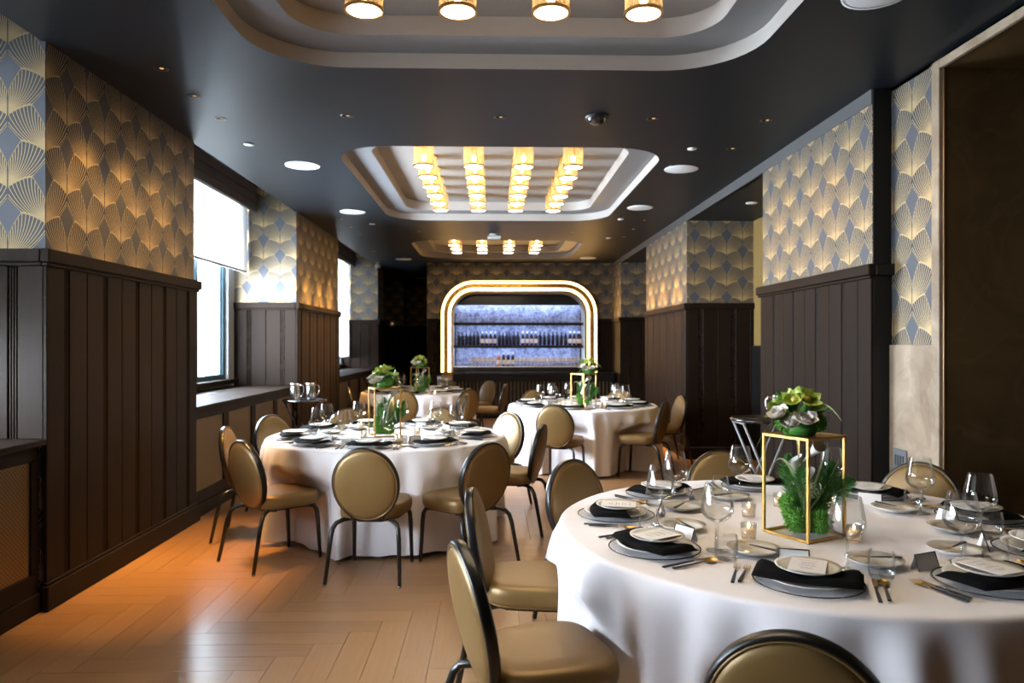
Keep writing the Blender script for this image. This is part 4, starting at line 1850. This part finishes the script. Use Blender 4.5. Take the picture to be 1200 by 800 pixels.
def blade_mesh(pts, w):
    b = MB()
    n = len(pts)
    v, f = [], []
    for i, p in enumerate(pts):
        p = Vector(p)
        q = Vector(pts[min(i + 1, n - 1)]) - Vector(pts[max(i - 1, 0)])
        s = q.cross(Vector((.3, .8, .4))).normalized() * w * (1 - (i / (n - 1)) ** 2 * .85)
        v += [p - s, p + s]
        if i:
            f.append((2 * i - 2, 2 * i - 1, 2 * i + 1, 2 * i))
    return b.add(v, f, True)


def arc(p0, p1, lift, n=10):
    p0, p1 = Vector(p0), Vector(p1)
    return [tuple(p0.lerp(p1, i / n) + Vector((0, 0, lift * 4 * (i / n) * (1 - i / n)))) for i in range(n + 1)]


def calla_mesh():
    b = MB()
    n, m = 16, 7
    v, f = [], []
    for i in range(m + 1):
        t = i / m
        for k in range(n):
            a = 2 * PI * k / n
            r = .004 + .020 * t ** 1.6
            z = .075 * t + .018 * t * math.cos(a) * t
            v.append((r * math.cos(a), r * math.sin(a), z))
    for i in range(m):
        f += [(i * n + k, i * n + (k + 1) % n, (i + 1) * n + (k + 1) % n, (i + 1) * n + k) for k in range(n)]
    return b.add(v, f, True).mesh('lily', 'petal_white', fix=False)


calla_me = calla_mesh()


def put_part(me, name, root, loc, rot, s=1):
    o = place(me, name, root, loc)
    o.rotation_euler = rot
    o.scale = (s, s, s)
    return o


def make_stand():
    t = thing('flower_stand', 'x', 'flower stand')
    w, h, r = .106, .40, .0055
    sec = [(-1, -1), (1, -1), (1, 1), (-1, 1)]
    cs = [(-w, -w), (w, -w), (w, w), (-w, w)]
    for (x, y) in cs:
        MB().cbox(x - r, x + r, y - r, y + r, .0, h, .001).build('post', 'gold_frame', t)
    for z in (r, h - r):
        for k in range(4):
            (x0, y0), (x1, y1) = cs[k], cs[(k + 1) % 4]
            if y0 == y1:
                MB().cbox(min(x0, x1) + r, max(x0, x1) - r, y0 - r, y0 + r, z - r, z + r, .001).build('rail', 'gold_frame', t)
            else:
                MB().cbox(x0 - r, x0 + r, min(y0, y1) + r, max(y0, y1) - r, z - r, z + r, .001).build('rail', 'gold_frame', t)
    MB().box(-w + r, w - r, -w + r, w - r, h - .006, h - .002).build('shelf', 'gold_frame', t)
    return Proto(t)


def make_top():
    t = thing('flower_arrangement', 'x', 'flowers')
    rnd = random.Random(4)
    MB().lathe([(0, 0), (.045, 0), (.055, .02), (.05, .035), (0, .035)], 20).build('bowl', 'leaf_green', t)
    for k in range(9):
        a = k * 2.4
        el = [.35, .9, 1.25][k % 3]
        r = .062
        loc = (r * math.cos(a) * math.cos(el) * 1.05, r * math.sin(a) * math.cos(el) * 1.05, .05 + r * math.sin(el))
        put_part(orchid_me, 'orchid', t, loc, (PI / 2 - el, 0, a - PI / 2 + PI), 1.0 + .15 * rnd.random())
    for k in range(7):
        a = k * .9 + .3
        put_part(leaf_me if k % 2 else leaf2_me, 'leaf', t, (.03 * math.cos(a), .03 * math.sin(a), .045), (R(20 + 12 * (k % 3)), 0, a - PI / 2), 1.0)
    for k, a in enumerate((3.4, 3.9, 2.9)):
        put_part(rose_me, 'rose', t, (.075 * math.cos(a), .075 * math.sin(a), .030 + .012 * k), (R(35), 0, a + PI / 2), 1.05)
    for k, a in enumerate((1.2, 2.2)):
        put_part(fern_me, 'fern', t, (.02 * math.cos(a), .02 * math.sin(a), .06), (R(-25), 0, a - PI / 2), .42)
    for k, a in enumerate((.6, 5.0, 2.7)):
        put_part(ball_me, 'dianthus_ball', t, (.05 * math.cos(a), .05 * math.sin(a), .040), (0, 0, 0), .75)
    for k in range(5):
        p = arc((0, 0, .05), (.13 * math.cos(k * 1.4 + 2), .13 * math.sin(k * 1.4 + 2), -.05 + .05 * (k % 3)), .05)
        blade_mesh(p, .004).build('grass_blade', 'grass_pale', t, fix=False)
    return Proto(t)


def make_low():
    t = thing('greenery', 'x', 'greenery')
    MB().lathe([(0, 0), (.035, 0), (.045, .02), (.042, .045), (0, .045)], 18).build('bowl', 'vase_black', t)
    for k, (x, y, z, s) in enumerate(((-.045, -.03, .045, 1.0), (.02, -.055, .042, 1.0), (.045, .0, .07, .9), (-.01, .04, .055, 1.0), (-.05, .01, .095, .8))):
        put_part(ball_me, 'dianthus_ball', t, (x, y, z), (k, k * 2, 0), s)
    for k, (x, y, tx, tz, s) in enumerate(((.035, -.01, 25, 20, 1.0), (.05, .02, 40, -60, .95), (.0, .03, 8, 100, 1.0), (-.02, -.01, -14, 60, .85))):
        put_part(fern_me, 'fern', t, (x, y, .05), (R(-tx), 0, R(tz - 90)), s)
    for k, (x, y, z, a) in enumerate(((-.01, -.015, .13, .2), (.015, .02, .23, 1.0), (-.02, .02, .17, -.6))):
        put_part(calla_me, 'lily', t, (x, y, z), (R(12 + 30 * (k == 1)), 0, a), .95)
        MB().tube([(x * .5, y * .5, .04), (x, y, z)], .003, 5).build('stem', 'grass_pale', t)
    ends = [(-.10, -.05, .14, .07), (-.09, -.02, .22, .06), (-.04, -.06, .05, .08), (.12, -.02, .24, -.02), (-.11, .03, .20, .10), (.05, -.06, .30, .0), (-.03, .0, .34, .0)]
    for (x, y, z, l) in ends:
        blade_mesh(arc((-.01, -.02, .06), (x, y, z), l), .0048).build('grass_blade', 'grass_pale', t, fix=False)
    return Proto(t)


STAND, TOP, LOW = make_stand(), make_top(), make_low()
SPOTS = {'near': (1.245, 2.90, R(28), (-.025, -.02)), 'left': (-.89, 6.12, R(22), (0, 0)), 'right': (1.12, 8.95, R(40), (.07, .02)), 'far': (-1.12, 11.45, R(30), (0, 0))}
for key, (x, y, rz, off) in SPOTS.items():
    nm = TABLES[key]['name']
    STAND.put('gold metal box-frame flower stand on the ' + nm, (x, y, TZ + .001), rz, 'gold flower stands')
    TOP.put('green orchid and white rose bouquet atop the stand on the ' + nm, (x + off[0], y + off[1], TZ + .402), rz * 1.3, 'bouquets on the stands').scale = (1.28, 1.28, 1.28)
    LOW.put('moss balls, fern and white lilies inside the stand on the ' + nm, (x + .005, y + .01, TZ + .012), rz * .4, 'greenery inside the stands').scale = (1.2, 1.2, 1.2)

# ================================================================== TRAY STANDS AND PITCHERS
def tray_stand(label, loc, r=.26, h=.85, metal='black_lacquer'):
    t = thing('tray_stand', label, 'tray stand', loc, group='tray stands')
    MB().lathe([(0, h - .02), (r - .01, h - .02), (r, h - .014), (r, h + .006), (r - .008, h + .006), (r - .012, h - .006), (0, h - .006)], 36).build('tray', 'black_lacquer', t)
    for s in (-1, 1):
        for y in (-.13, .13):
            MB().tube([(s * .19, y, h - .03), (-s * .17, y, .0)], .011, 6).build('leg', metal, t)
        MB().tube([(s * .19, -.15, h - .03), (s * .19, .15, h - .03)], .011, 6).build('top_bar', metal, t)
        MB().tube([(s * .16, -.13, .03), (s * .16, .13, .03)], .009, 6).build('foot_bar', metal, t)
    return t


tray_stand('round black tray on folding stand by the second left pier', (-2.255, 8.90, 0))
tray_stand('round black tray on folding stand in the far left bay', (-2.24, 14.3, 0))
tray_stand('round black tray stand with pale legs before the right pier', (2.24, 6.05, 0), .25, .90, 'brushed_leg')
o = thing('water_pitcher', 'x', 'pitcher')
MB().lathe([(0, .0), (.052, .0), (.056, .006), (.060, .02), (.058, .10), (.052, .165), (.050, .195), (.054, .205), (.052, .205), (.046, .19), (.05, .10), (.05, .012), (0, .01)], 28).build('body', 'silver', o)
MB().tube([(.052, 0, .180), (.085, 0, .185), (.105, 0, .155), (.102, 0, .10), (.080, 0, .055), (.057, 0, .045)], .007, 8).build('handle', 'silver', o)
MB().add([(-.045, -.02, .195), (-.045, .02, .195), (-.085, 0, .212), (-.048, 0, .165)], [(0, 1, 2), (0, 2, 3), (1, 3, 2)]).build('spout', 'silver', o)
PT = Proto(o)
PT.put('silver water pitcher, left one on the tray stand by the window', (-2.36, 8.86, .845), 0, 'silver pitchers')
PT.put('silver water pitcher, right one on the tray stand by the window', (-2.19, 8.92, .845), .2, 'silver pitchers')
PT.put('silver water pitcher behind the near bouquet, by the right pier', (2.36, 5.98, .895), 2.5, 'silver pitchers')
